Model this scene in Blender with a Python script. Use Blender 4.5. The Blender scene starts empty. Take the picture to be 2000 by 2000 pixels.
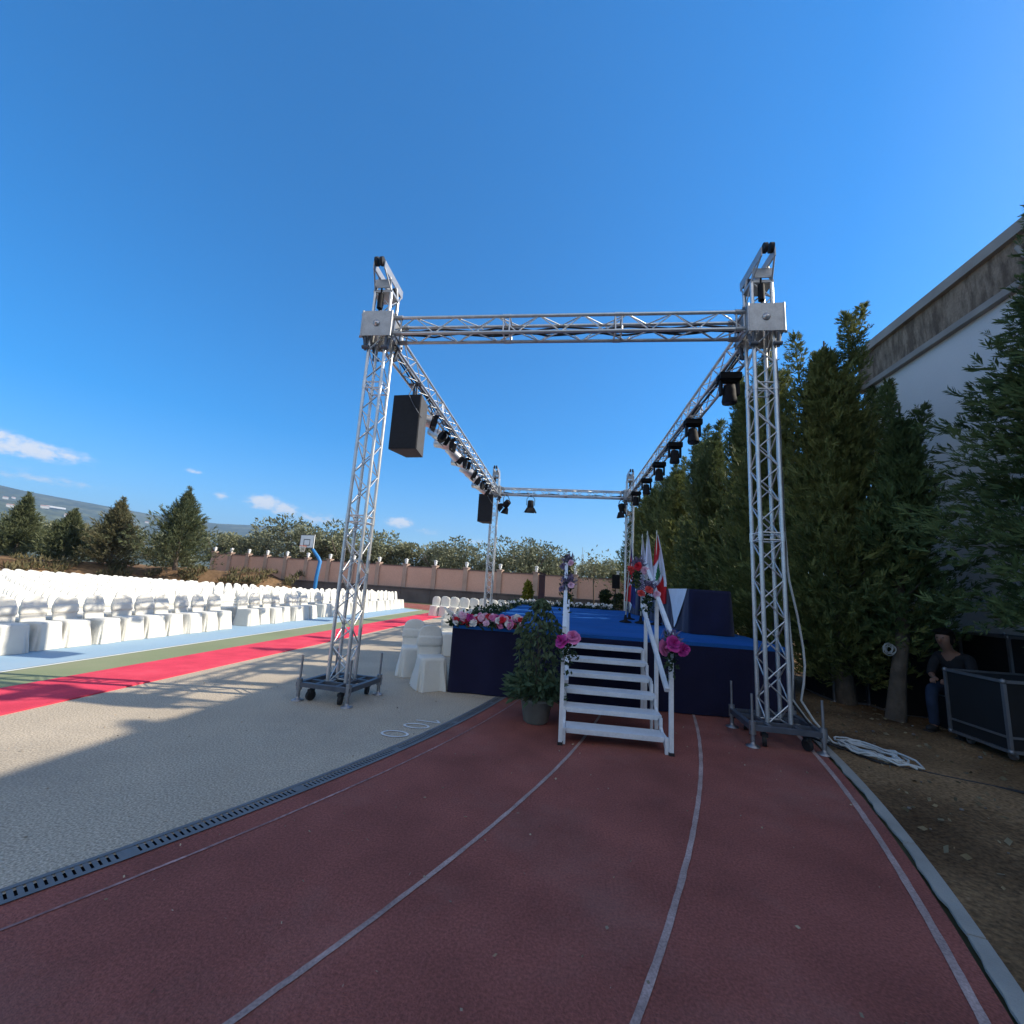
import bpy, math, random
import numpy as np
from mathutils import Vector, Matrix
random.seed(7); RNG = np.random.default_rng(7)
SC = bpy.context.scene
COL = SC.collection
R = math.radians
PI = math.pi

# ------------------------------------------------------------------ materials
def new_mat(name):
    m = bpy.data.materials.new(name); m.use_nodes = True
    nt = m.node_tree
    return m, nt, nt.nodes['Principled BSDF']

def mat(name, col, rough=0.7, metal=0.0, var=0.12, scale=6.0, bump=0.0, bscale=60.0, spec=0.5, fine=0.0, fscale=300.0, col2=None, sheen=0.0, coords='Object', dust=None):
    """procedural surface: large noise varies the base colour, fine noise speckles it, bump roughens it"""
    m, nt, p = new_mat(name)
    N, L = nt.nodes, nt.links
    tc = N.new('ShaderNodeTexCoord')
    n = N.new('ShaderNodeTexNoise'); n.inputs['Scale'].default_value = scale; n.inputs['Detail'].default_value = 5
    L.new(tc.outputs[coords], n.inputs['Vector'])
    ramp = N.new('ShaderNodeValToRGB')
    a = [max(0, c*(1-var)) for c in col[:3]]; b = [min(1, c*(1+var)) for c in (col2 or col)[:3]]
    ramp.color_ramp.elements[0].position = .3; ramp.color_ramp.elements[1].position = .7
    ramp.color_ramp.elements[0].color = (*a, 1); ramp.color_ramp.elements[1].color = (*b, 1)
    L.new(n.outputs['Fac'], ramp.inputs['Fac'])
    out = ramp.outputs['Color']
    if fine > 0:
        n2 = N.new('ShaderNodeTexNoise'); n2.inputs['Scale'].default_value = fscale; n2.inputs['Detail'].default_value = 2
        L.new(tc.outputs[coords], n2.inputs['Vector'])
        mr = N.new('ShaderNodeMapRange'); mr.inputs['From Min'].default_value = .3; mr.inputs['From Max'].default_value = .7
        mr.inputs['To Min'].default_value = 1-fine; mr.inputs['To Max'].default_value = 1+fine
        L.new(n2.outputs['Fac'], mr.inputs['Value'])
        mx = N.new('ShaderNodeMix'); mx.data_type = 'RGBA'; mx.blend_type = 'MULTIPLY'; mx.inputs[0].default_value = 1
        L.new(out, mx.inputs[6]); L.new(mr.outputs['Result'], mx.inputs[7]); out = mx.outputs[2]
    if dust:
        nd = N.new('ShaderNodeTexNoise'); nd.inputs['Scale'].default_value = .55; nd.inputs['Detail'].default_value = 10; nd.inputs['Roughness'].default_value = .68
        L.new(tc.outputs[coords], nd.inputs['Vector'])
        md = N.new('ShaderNodeMapRange'); md.inputs['From Min'].default_value = .5; md.inputs['From Max'].default_value = .72; md.inputs['To Max'].default_value = dust[3]
        L.new(nd.outputs['Fac'], md.inputs['Value'])
        mxd = N.new('ShaderNodeMix'); mxd.data_type = 'RGBA'; L.new(md.outputs['Result'], mxd.inputs[0]); L.new(out, mxd.inputs[6]); mxd.inputs[7].default_value = (*dust[:3], 1); out = mxd.outputs[2]
    L.new(out, p.inputs['Base Color'])
    p.inputs['Roughness'].default_value = rough; p.inputs['Metallic'].default_value = metal
    p.inputs['Specular IOR Level'].default_value = spec
    if sheen: p.inputs['Sheen Weight'].default_value = sheen
    if bump > 0:
        n3 = N.new('ShaderNodeTexNoise'); n3.inputs['Scale'].default_value = bscale; n3.inputs['Detail'].default_value = 4
        L.new(tc.outputs[coords], n3.inputs['Vector'])
        bp = N.new('ShaderNodeBump'); bp.inputs['Strength'].default_value = bump; bp.inputs['Distance'].default_value = .02
        L.new(n3.outputs['Fac'], bp.inputs['Height']); L.new(bp.outputs['Normal'], p.inputs['Normal'])
    return m

def leafmat(name, a, b, scale=1.2, trans=.25, c=None):
    m, nt, p = new_mat(name)
    N, L = nt.nodes, nt.links
    tc = N.new('ShaderNodeTexCoord')
    n = N.new('ShaderNodeTexNoise'); n.inputs['Scale'].default_value = scale; n.inputs['Detail'].default_value = 6
    n.inputs['Roughness'].default_value = .7
    L.new(tc.outputs['Object'], n.inputs['Vector'])
    r = N.new('ShaderNodeValToRGB')
    r.color_ramp.elements[0].position = .32; r.color_ramp.elements[1].position = .68
    r.color_ramp.elements[0].color = (*a, 1); r.color_ramp.elements[1].color = (*b, 1)
    if c:
        e = r.color_ramp.elements.new(.8); e.color = (*c, 1)
    L.new(n.outputs['Fac'], r.inputs['Fac']); L.new(r.outputs['Color'], p.inputs['Base Color'])
    p.inputs['Roughness'].default_value = .65; p.inputs['Specular IOR Level'].default_value = .25
    t = N.new('ShaderNodeBsdfTranslucent'); L.new(r.outputs['Color'], t.inputs['Color'])
    mx = N.new('ShaderNodeMixShader'); mx.inputs[0].default_value = trans
    L.new(p.outputs[0], mx.inputs[1]); L.new(t.outputs[0], mx.inputs[2])
    L.new(mx.outputs[0], N['Material Output'].inputs['Surface'])
    return m

M = {}
M['asphalt'] = mat('apron_asphalt', (.43, .36, .27), .92, var=.10, scale=.9, bump=.42, bscale=60, fine=.42, fscale=70, spec=.2, dust=(.26, .23, .19, .55))
M['track'] = mat('track_rubber', (.26, .085, .066), .9, var=.2, scale=1.7, bump=.5, bscale=110, fine=.26, fscale=70, spec=.2, dust=(.30, .17, .14, .5))
M['blue_court'] = mat('court_blue', (.27, .40, .50), .8, dust=(.34, .42, .47, .6), var=.07, scale=.4, fine=.06, fscale=60, bump=.1)
M['green_court'] = mat('court_green', (.21, .24, .12), .8, dust=(.30, .27, .17, .6), var=.1, scale=.5, fine=.08, fscale=60, bump=.1)
M['white_line'] = mat('court_white_line', (.75, .76, .70), .8, var=.1, scale=3)
M['carpet_red'] = mat('red_carpet_pile', (.66, .06, .10), .95, var=.14, scale=2.2, dust=(.62, .16, .17, .4), bump=.3, bscale=120, fine=.1, fscale=90, spec=.1)
M['drain'] = mat('drain_metal', (.15, .155, .16), .7, metal=.1, var=.15, scale=5)
M['drain_dark'] = mat('drain_pit', (.012, .012, .014), .95, spec=.1)
M['kerb'] = mat('kerb_concrete', (.30, .285, .25), .9, var=.14, scale=3, bump=.25, bscale=60, fine=.1)
M['kerb_edge'] = mat('kerb_paint_edge', (.27, .088, .075), .9, var=.15)
M['dirt'] = mat('dry_dirt', (.12, .070, .034), .95, var=.35, scale=.9, bump=.8, bscale=16, fine=.45, fscale=38, col2=(.19, .118, .06), spec=.15)
M['litter'] = mat('dry_leaf', (.10, .075, .04), .9, var=.4, scale=3, col2=(.19, .15, .085))
M['debris'] = mat('dry_debris', (.30, .24, .17), .9, var=.5, scale=3)
M['pebble'] = mat('pebble_stone', (.13, .115, .10), .9, var=.3, scale=3)
M['ground'] = mat('field_ground', (.17, .14, .085), .95, var=.3, scale=.02, fine=.25, fscale=1.2, col2=(.12, .13, .06), spec=.1)
M['bank'] = mat('bank_soil', (.12, .07, .04), .95, var=.35, scale=.35, bump=.8, bscale=3, fine=.3, fscale=6, col2=(.20, .125, .065), spec=.1)
M['hill'] = mat('hill_scrub', (.045, .065, .04), .95, var=.3, scale=.004, fine=.35, fscale=.02, col2=(.10, .105, .06), spec=.05)
M['alu'] = mat('truss_aluminium', (.62, .62, .61), .36, metal=.75, var=.1, scale=9, fine=.06, fscale=60)
M['alu_plate'] = mat('sleeve_aluminium', (.37, .375, .38), .45, metal=.6, var=.13, scale=7, fine=.08, fscale=50)
M['steel'] = mat('painted_steel', (.085, .095, .115), .5, metal=.3, var=.2, scale=9, bump=.05)
M['zinc'] = mat('zinc_screw', (.30, .30, .31), .45, metal=.8, var=.15, scale=10)
M['rubber'] = mat('black_rubber', (.012, .012, .013), .7, var=.2)
M['black'] = mat('black_housing', (.010, .010, .012), .7, spec=.2, var=.2, scale=8)
M['black_matt'] = mat('black_mesh', (.012, .013, .017), .85, var=.2, scale=20, bump=.2, bscale=250)
M['box_side'] = mat('cabinet_side', (.075, .073, .072), .75, var=.15, scale=8, bump=.1)
M['silver'] = mat('polished_can', (.55, .53, .52), .38, metal=.7, var=.12, scale=8)
M['lens'] = mat('lamp_lens', (.05, .055, .07), .12, var=.2)
M['cloth_white'] = mat('white_chair_cover', (.64, .62, .555), .85, var=.035, scale=4, bump=.4, bscale=25, sheen=.2, spec=.2)
M['navy'] = mat('navy_skirt_cloth', (.011, .011, .034), .9, var=.2, scale=1.5, bump=.25, bscale=40, sheen=.15, spec=.15)
M['navy_table'] = mat('navy_table_cloth', (.010, .012, .042), .85, var=.2, scale=2.5, bump=.2, bscale=25, sheen=.2, spec=.2)
def deckmat():
    m = mat('blue_deck_carpet', (.016, .095, .31), .9, var=.12, scale=1.2, fine=.1, fscale=80, spec=.12)
    nt = m.node_tree; N, L = nt.nodes, nt.links; p = N['Principled BSDF']
    tc = N.new('ShaderNodeTexCoord'); mp = N.new('ShaderNodeMapping'); mp.inputs['Scale'].default_value = (.35, 3.2, 1)
    n = N.new('ShaderNodeTexNoise'); n.inputs['Scale'].default_value = 1.4; n.inputs['Detail'].default_value = 3
    L.new(tc.outputs['Object'], mp.inputs['Vector']); L.new(mp.outputs[0], n.inputs['Vector'])
    b = N.new('ShaderNodeBump'); b.inputs['Strength'].default_value = .7; b.inputs['Distance'].default_value = .06
    L.new(n.outputs['Fac'], b.inputs['Height']); L.new(b.outputs['Normal'], p.inputs['Normal'])
    return m
M['deck'] = deckmat()
M['white_metal'] = mat('white_painted_metal', (.66, .68, .70), .45, var=.08, scale=6, fine=.05, fscale=40)
M['white_cloth'] = mat('white_runner_cloth', (.74, .76, .80), .85, var=.06, scale=5, bump=.15, bscale=18)
M['pot'] = mat('grey_plastic_pot', (.16, .165, .14), .7, var=.2, scale=7, bump=.1)
M['bark'] = mat('tree_bark', (.10, .078, .058), .95, var=.35, scale=7, bump=.8, bscale=22)
M['twig'] = mat('olive_bark', (.12, .10, .08), .95, var=.3, scale=5)
M['cypress'] = leafmat('cypress_leaf', (.056, .082, .032), (.165, .195, .068), 1.6, .25)
M['cypress_b'] = leafmat('cypress_leaf_bright', (.074, .102, .034), (.24, .25, .075), 1.8, .3)
M['cypress_teal'] = leafmat('cypress_leaf_cool', (.054, .092, .038), (.15, .205, .072), 1.6, .25)
M['cone_green'] = leafmat('far_conifer_leaf', (.055, .075, .034), (.15, .16, .075), .9, .2)
M['scrub'] = leafmat('dry_scrub_leaf', (.06, .065, .03), (.19, .15, .07), 1.2, .2)
M['cone_rust'] = leafmat('dry_conifer_leaf', (.07, .082, .038), (.18, .155, .08), .8, .2)
M['olive'] = leafmat('olive_leaf', (.14, .155, .085), (.32, .32, .20), .7, .25)
M['olive_dark'] = leafmat('olive_leaf_dark', (.09, .11, .065), (.24, .24, .15), .7, .2)
M['shrub_y'] = leafmat('yellow_shrub_leaf', (.09, .11, .015), (.26, .24, .03), 3, .25)
M['topiary'] = leafmat('topiary_leaf', (.014, .030, .012), (.045, .065, .022), 4, .15)
M['ficus'] = leafmat('ficus_leaf', (.038, .07, .03), (.13, .165, .085), 4, .25, c=(.17, .19, .10))
M['ficus_var'] = leafmat('pale_edged_leaf', (.035, .075, .035), (.11, .16, .09), 6, .25, c=(.34, .38, .27))
M['garland'] = leafmat('garland_leaf', (.012, .030, .012), (.045, .075, .03), 5, .2)
M['stem'] = mat('green_stem', (.05, .09, .03), .7)
M['pink'] = mat('pink_petal', (.62, .17, .36), .6, var=.2, scale=20)
M['magenta'] = mat('magenta_petal', (.46, .03, .24), .6, var=.25, scale=20)
M['palepink'] = mat('pale_pink_petal', (.72, .44, .55), .6, var=.15, scale=20)
M['red'] = mat('red_petal', (.55, .015, .035), .6, var=.25, scale=20)
M['coral'] = mat('coral_petal', (.62, .07, .06), .6, var=.25, scale=20)
M['whitepetal'] = mat('white_petal', (.74, .72, .68), .6, var=.08, scale=20)
M['purple'] = mat('purple_plume', (.16, .13, .22), .9, var=.3, scale=12)
M['wall'] = mat('wall_pink_render', (.62, .37, .27), .9, var=.07, scale=.6, bump=.15, bscale=12, fine=.06, fscale=12)
M['wall_pillar'] = mat('wall_pillar_stone', (.44, .31, .24), .9, var=.15, scale=1.5, bump=.2, bscale=14)
M['wall_cap'] = mat('wall_cap', (.16, .11, .09), .9, var=.2, scale=2)
M['plinth'] = mat('wall_plinth', (.12, .10, .092), .95, var=.3, scale=.8, bump=.4, bscale=8)
M['lantern'] = mat('white_lantern', (.72, .72, .70), .5, var=.06)
M['building'] = mat('building_white_render', (.74, .74, .73), .9, var=.06, scale=.5, bump=.08, bscale=14, fine=.02, fscale=30)
def concretemat():
    m = mat('stained_concrete', (.31, .235, .17), .95, var=.2, scale=1.2, bump=.3, bscale=18, fine=.12, fscale=25)
    nt = m.node_tree; N, L = nt.nodes, nt.links; p = N['Principled BSDF']
    src = p.inputs['Base Color'].links[0].from_socket
    tc = N.new('ShaderNodeTexCoord'); mp = N.new('ShaderNodeMapping'); mp.inputs['Scale'].default_value = (1, 2.4, .55)
    mp.inputs['Rotation'].default_value = (R(18), 0, 0)
    n = N.new('ShaderNodeTexNoise'); n.inputs['Scale'].default_value = 2.2; n.inputs['Detail'].default_value = 5; n.inputs['Roughness'].default_value = .65
    L.new(tc.outputs['Object'], mp.inputs['Vector']); L.new(mp.outputs[0], n.inputs['Vector'])
    r = N.new('ShaderNodeValToRGB'); r.color_ramp.elements[0].position = .42; r.color_ramp.elements[1].position = .56
    r.color_ramp.elements[0].color = (.36, .32, .29, 1); r.color_ramp.elements[1].color = (1, .97, .93, 1)
    L.new(n.outputs['Fac'], r.inputs['Fac'])
    mx = N.new('ShaderNodeMix'); mx.data_type = 'RGBA'; mx.blend_type = 'MULTIPLY'; mx.inputs[0].default_value = .85
    L.new(src, mx.inputs[6]); L.new(r.outputs[0], mx.inputs[7]); L.new(mx.outputs[2], p.inputs['Base Color'])
    return m
M['concrete'] = concretemat()
M['moulding'] = mat('parapet_moulding', (.33, .30, .265), .9, var=.15, scale=2, bump=.15)
M['lightwhite'] = mat('paint_white', (.60, .60, .58), .85, var=.2, scale=9)
M['lane'] = mat('worn_lane_paint', (.35, .25, .225), .9, var=.3, scale=4, fine=.25, fscale=90)
M['lane_faint'] = mat('very_worn_lane_paint', (.26, .12, .11), .9, var=.3, scale=2.6, fine=.4, fscale=30, col2=(.30, .18, .17))
M['flag_red'] = mat('flag_red', (.50, .012, .02), .8, var=.1, scale=8)
M['flag_white'] = mat('flag_white', (.68, .70, .80), .8, var=.06, scale=8)
M['flag_green'] = mat('flag_green', (.015, .16, .06), .8)
M['flag_blue'] = mat('flag_blue', (.03, .05, .22), .8, var=.12, scale=8)
M['pole_metal'] = mat('flag_pole_metal', (.55, .52, .42), .4, metal=.7)
M['dark_wood'] = mat('dark_lectern_wood', (.055, .016, .013), .5, var=.3, scale=6)
M['bb_blue'] = mat('blue_post_paint', (.015, .16, .40), .5, var=.1)
M['bb_white'] = mat('backboard_white', (.70, .70, .68), .5, var=.05)
M['bb_dark'] = mat('backboard_mark', (.06, .06, .07), .6)
M['orange'] = mat('orange_rim', (.62, .14, .03), .5)
M['net'] = mat('white_net', (.55, .53, .48), .8)
M['case'] = mat('flight_case_panel', (.006, .006, .007), .75, var=.2, scale=8)
M['case_edge'] = mat('flight_case_edge', (.20, .20, .21), .45, metal=.6, var=.12, scale=8)
M['skin'] = mat('skin', (.25, .135, .095), .6, var=.08, scale=12)
M['lips'] = mat('lips', (.16, .06, .05), .6)
M['hair'] = mat('dark_hair', (.010, .008, .007), .6, var=.3, scale=40, bump=.4, bscale=150)
M['shirt'] = mat('black_shirt', (.012, .012, .015), .9, var=.2, scale=12)
M['jeans'] = mat('blue_jeans', (.014, .026, .055), .9, var=.25, scale=9, bump=.2, bscale=80)
M['shoe'] = mat('dark_shoe', (.02, .018, .017), .7)
M['cable_black'] = mat('black_cable', (.012, .012, .014), .6)
M['cable_white'] = mat('pale_cable', (.45, .46, .44), .6, var=.1)
M['house_wall'] = mat('house_wall', (.45, .44, .42), .8, var=.08, scale=.1)
M['house_roof'] = mat('house_roof', (.42, .22, .15), .8, var=.1, scale=.1)
M['white_sheet'] = mat('greenhouse_sheet', (.62, .62, .62), .5)
M['mast'] = mat('mast_steel', (.25, .26, .28), .6, metal=.4)

# ------------------------------------------------------------------ mesh builder
class MB:
    def __init__(s): s.v = []; s.f = []; s.mi = []; s.cur = 0; s.sm = []
    def add(s, vs, fs, smooth=False):
        o = len(s.v); s.v += [tuple(v) for v in vs]
        for f in fs: s.f.append(tuple(i+o for i in f)); s.mi.append(s.cur); s.sm.append(smooth)
    def box(s, c, d, rz=0, mtx=None):
        x, y, z = d[0]/2, d[1]/2, d[2]/2
        vs = [Vector((a*x, b*y, e*z)) for e in (-1, 1) for b in (-1, 1) for a in (-1, 1)]
        m = mtx or Matrix.Rotation(rz, 3, 'Z')
        vs = [m @ v + Vector(c) for v in vs]
        s.add(vs, [(0, 2, 3, 1), (4, 5, 7, 6), (0, 1, 5, 4), (2, 6, 7, 3), (0, 4, 6, 2), (1, 3, 7, 5)])
    def bbox(s, a, b): s.box([(a[i]+b[i])/2 for i in range(3)], [abs(b[i]-a[i]) for i in range(3)])
    def rod(s, p0, p1, r, n=8, r1=None, caps=True, sq=False):
        p0, p1 = Vector(p0), Vector(p1); d = p1-p0
        if d.length < 1e-6: return
        d.normalize(); a = Vector((0, 0, 1)) if abs(d.z) < .9 else Vector((1, 0, 0))
        u = d.cross(a).normalized(); w = d.cross(u)
        r1 = r if r1 is None else r1
        n = 4 if sq else n; off = PI/4 if sq else 0
        vs = []
        for p, q in ((p0, r), (p1, r1)):
            for i in range(n):
                t = 2*PI*i/n+off; vs.append(p+(u*math.cos(t)+w*math.sin(t))*q*(1.414 if sq else 1))
        s.add(vs, [(i, (i+1) % n, n+(i+1) % n, n+i) for i in range(n)], not sq)
        if caps: s.add(vs[:n], [tuple(range(n))[::-1]]); s.add(vs[n:], [tuple(range(n))])
    def tube(s, pts, r, n=6, caps=True):
        pts = [Vector(p) for p in pts]; k = len(pts)
        rs = r if isinstance(r, (list, tuple)) else [r]*k
        vs = []; prev = None
        for i, p in enumerate(pts):
            d = (pts[min(i+1, k-1)]-pts[max(i-1, 0)])
            if d.length < 1e-9: d = Vector((0, 0, 1))
            d.normalize()
            if prev is None:
                a = Vector((0, 0, 1)) if abs(d.z) < .9 else Vector((1, 0, 0)); u = d.cross(a).normalized()
            else:
                u = prev-d*prev.dot(d)
                u = u.normalized() if u.length > 1e-6 else d.orthogonal().normalized()
            prev = u; w = d.cross(u)
            for j in range(n):
                t = 2*PI*j/n; vs.append(p+(u*math.cos(t)+w*math.sin(t))*rs[i])
        fs = [(i*n+j, i*n+(j+1) % n, (i+1)*n+(j+1) % n, (i+1)*n+j) for i in range(k-1) for j in range(n)]
        s.add(vs, fs, True)
        if caps: s.add(vs[:n], [tuple(range(n))[::-1]]); s.add(vs[-n:], [tuple(range(n))])
    def lathe(s, prof, c=(0, 0, 0), n=20, mtx=None, smooth=True):
        vs = []
        m = mtx or Matrix.Identity(3)
        for r, z in prof:
            for j in range(n):
                t = 2*PI*j/n; vs.append(m @ Vector((r*math.cos(t), r*math.sin(t), z))+Vector(c))
        k = len(prof)
        s.add(vs, [(i*n+j, i*n+(j+1) % n, (i+1)*n+(j+1) % n, (i+1)*n+j) for i in range(k-1) for j in range(n)], smooth)
        s.add(vs[:n], [tuple(range(n))[::-1]]); s.add(vs[-n:], [tuple(range(n))])
    def loops(s, loops, cap0=True, cap1=True, smooth=True):
        n = len(loops[0]); vs = [p for l in loops for p in l]; k = len(loops)
        s.add(vs, [(i*n+j, i*n+(j+1) % n, (i+1)*n+(j+1) % n, (i+1)*n+j) for i in range(k-1) for j in range(n)], smooth)
        if cap0: s.add(loops[0], [tuple(range(n))[::-1]])
        if cap1: s.add(loops[-1], [tuple(range(n))])
    def sphere(s, c, r, nu=10, nv=6, sc=(1, 1, 1)):
        L = []
        for i in range(nv+1):
            ph = PI*(i/nv)*.98+.01*PI-PI/2
            L.append([(c[0]+r*sc[0]*math.cos(ph)*math.cos(2*PI*j/nu), c[1]+r*sc[1]*math.cos(ph)*math.sin(2*PI*j/nu), c[2]+r*sc[2]*math.sin(ph)) for j in range(nu)])
        s.loops(L)
    def quads(s, arr):
        """arr: (N,4,3) numpy array of loose quads"""
        o = len(s.v); a = np.asarray(arr).reshape(-1, 3)
        s.v += [tuple(x) for x in a.tolist()]
        n = len(a)//4
        s.f += [(o+4*i, o+4*i+1, o+4*i+2, o+4*i+3) for i in range(n)]
        s.mi += [s.cur]*n; s.sm += [False]*n
    def mesh(s, name, mats):
        me = bpy.data.meshes.new(name); me.from_pydata(s.v, [], s.f)
        mats = mats if isinstance(mats, (list, tuple)) else [mats]
        for m in mats: me.materials.append(m)
        me.polygons.foreach_set('material_index', s.mi); me.polygons.foreach_set('use_smooth', s.sm)
        me.update(); return me
    def build(s, name, mats, parent=None, loc=None):
        o = bpy.data.objects.new(name, s.mesh(name, mats)); COL.objects.link(o)
        if parent: o.parent = parent
        if loc: o.location = loc
        return o

def tag(o, label=None, cat=None, group=None, kind=None):
    if label: o['label'] = label
    if cat: o['category'] = cat
    if group: o['group'] = group
    if kind: o['kind'] = kind
    return o
def thing(name, label, cat, loc=(0, 0, 0), rz=0, group=None):
    o = bpy.data.objects.new(name, None); COL.objects.link(o); o.location = loc; o.rotation_euler = (0, 0, rz)
    o.empty_display_size = .2
    return tag(o, label, cat, group)
def struct(name, mb, m): return tag(mb.build(name, m), kind='structure')
def copy_tree(o, parent=None):
    c = o.copy(); COL.objects.link(c); c.parent = parent
    for ch in list(o.children): copy_tree(ch, c)
    return c
def dup(o, loc, rz=0, label=None, group=None, scale=None):
    c = copy_tree(o); c.location = loc; c.rotation_euler = (0, 0, rz)
    if scale: c.scale = scale if isinstance(scale, tuple) else (scale,)*3
    if label: c['label'] = label
    if group: c['group'] = group
    return c
ORD = ['first', 'second', 'third', 'fourth', 'fifth', 'sixth', 'seventh', 'eighth', 'ninth', 'tenth', 'eleventh', 'twelfth', 'thirteenth', 'fourteenth', 'fifteenth', 'sixteenth', 'seventeenth', 'eighteenth', 'nineteenth', 'twentieth', 'twenty-first', 'twenty-second', 'twenty-third', 'twenty-fourth', 'twenty-fifth', 'twenty-sixth']

# ------------------------------------------------------------------ camera
H = 1.6; F = 851.4; YAW, PITCH, ROLL = R(7.302), R(9.605), R(3.457)
cr = Vector((math.cos(YAW), math.sin(YAW), 0)); cf = Vector((-math.sin(YAW), math.cos(YAW), 0)); cu = Vector((0, 0, 1))
f2 = cf*math.cos(PITCH)+cu*math.sin(PITCH); u2 = -cf*math.sin(PITCH)+cu*math.cos(PITCH)
r3 = cr*math.cos(ROLL)+u2*math.sin(ROLL); u3 = -cr*math.sin(ROLL)+u2*math.cos(ROLL)
cam = bpy.data.cameras.new('camera'); co = bpy.data.objects.new('camera', cam); COL.objects.link(co)
m4 = Matrix((r3, u3, -f2)).transposed().to_4x4(); m4.translation = (0, 0, H); co.matrix_world = m4
cam.sensor_width = 36; cam.lens = F/2000*36; cam.clip_end = 40000; cam.clip_start = .05
SC.camera = co
def in_view(x, y, z, mx=60):
    v = Vector((x, y, z-H)); d = v.dot(f2)
    if d < .1: return False
    return -mx < 1000+F*v.dot(r3)/d < 2000+mx

# ------------------------------------------------------------------ light and sky
ELEV, AZ = R(35.1), R(83)         # azimuth from +Y towards +X
sdir = Vector((math.cos(ELEV)*math.sin(AZ), math.cos(ELEV)*math.cos(AZ), math.sin(ELEV)))
sl = bpy.data.lights.new('sun', 'SUN'); so = bpy.data.objects.new('sun', sl); COL.objects.link(so)
sl.energy = 3.9; sl.angle = R(.5); sl.color = (1, .91, .76)
so.rotation_euler = sdir.to_track_quat('Z', 'Y').to_euler(); so.location = (20, 5, 30)
w = bpy.data.worlds.new('World'); SC.world = w; w.use_nodes = True
def build_world():
    nt = w.node_tree; N, L = nt.nodes, nt.links
    sky = N.new('ShaderNodeTexSky'); sky.sky_type = 'NISHITA'; sky.sun_disc = False
    sky.sun_elevation = ELEV; sky.sun_rotation = AZ; sky.altitude = 100; sky.air_density = 1.0; sky.dust_density = .5; sky.ozone_density = 5.0
    hs = N.new('ShaderNodeHueSaturation'); hs.inputs['Saturation'].default_value = 1.42
    L.new(sky.outputs[0], hs.inputs['Color'])
    tc = N.new('ShaderNodeTexCoord'); sep = N.new('ShaderNodeSeparateXYZ'); L.new(tc.outputs['Generated'], sep.inputs[0])
    def m(op, a, b=None, c=None):
        n = N.new('ShaderNodeMath'); n.operation = op
        for i, x in enumerate((a, b, c)):
            if x is None: continue
            if isinstance(x, (int, float)): n.inputs[i].default_value = x
            else: L.new(x, n.inputs[i])
        return n.outputs[0]
    az = m('MULTIPLY', m('ARCTAN2', sep.outputs['X'], sep.outputs['Y']), 57.2958)
    el = m('MULTIPLY', m('ARCSINE', sep.outputs['Z']), 57.2958)
    # cumulus near the horizon; last entries are unseen fill banks added behind the camera: (azimuth, elevation, half width, half height, strength)
    clouds_and_fill = [(-56.3, 9.3, 4.2, .85, 1.0), (-58.5, 9.9, 3, .8, .9), (-54.6, 6.9, 5.2, .55, .50), (-57, 7.5, 4.0, .7, .30), (-44.2, 10.0, 1.0, .3, .7), (-41.4, 7.8, .8, .55, .65),
              (-37.2, 7.75, 1.8, .85, 1.2), (-35.2, 7.25, 1.8, .8, 1.0), (-31.5, 6.5, 4.6, .85, .62), (-21.7, 7.1, 1.7, .7, 1.15), (-18.0, 6.3, 2.0, .5, .55), (-11.5, 5.4, 2.6, .55, .5), (-5.5, 4.6, 3.0, .45, .35), (-70, 11, 6, 1.2, .9), (-85, 8, 9, 1.4, .9), (40, 7, 5, 1, .6), (75, 9, 7, 1.2, .7), (150, 34, 52, 17, 1.5), (-140, 36, 36, 17, 1.5), (180, 60, 90, 13, 1.3)]
    tot = None
    for a, e, sa, se, st in clouds_and_fill:
        dx = m('DIVIDE', m('SUBTRACT', az, a), sa); dy = m('DIVIDE', m('SUBTRACT', el, e), se)
        d = m('ADD', m('MULTIPLY', dx, dx), m('MULTIPLY', dy, dy))
        g = m('MULTIPLY', m('POWER', 2.718, m('MULTIPLY', d, -1.0)), st)
        tot = g if tot is None else m('MAXIMUM', tot, g)
    cv = N.new('ShaderNodeCombineXYZ'); L.new(az, cv.inputs[0]); L.new(m('MULTIPLY', el, 1.7), cv.inputs[1])
    n1 = N.new('ShaderNodeTexNoise'); n1.inputs['Scale'].default_value = 1.15; n1.inputs['Detail'].default_value = 8; n1.inputs['Roughness'].default_value = .58
    L.new(cv.outputs[0], n1.inputs['Vector'])
    nz = m('MULTIPLY', m('SUBTRACT', n1.outputs['Fac'], .5), 2.3)
    dens = m('SUBTRACT', m('ADD', tot, m('MULTIPLY', nz, m('ADD', m('MULTIPLY', tot, .9), .1))), .22)
    mr = N.new('ShaderNodeMapRange'); mr.interpolation_type = 'SMOOTHSTEP'; mr.inputs['From Min'].default_value = 0; mr.inputs['From Max'].default_value = .75
    L.new(dens, mr.inputs['Value'])
    mx = N.new('ShaderNodeMix'); mx.data_type = 'RGBA'; L.new(m('MULTIPLY', mr.outputs['Result'], .82), mx.inputs[0])
    L.new(hs.outputs['Color'], mx.inputs[6]); mx.inputs[7].default_value = (6.0, 5.6, 5.1, 1)
    bg = N['Background']; L.new(mx.outputs[2], bg.inputs['Color']); bg.inputs['Strength'].default_value = .112
build_world()
SC.view_settings.view_transform = 'Standard'; SC.view_settings.look = 'None'; SC.view_settings.gamma = 1
SC.view_settings.use_curve_mapping = False; SC.view_settings.exposure = 1.05
SC.render.engine = 'CYCLES'
SC.cycles.max_bounces = 6; SC.cycles.diffuse_bounces = 3; SC.cycles.glossy_bounces = 2; SC.cycles.transmission_bounces = 3; SC.cycles.volume_bounces = 0
SC.cycles.use_denoising = True

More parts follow.
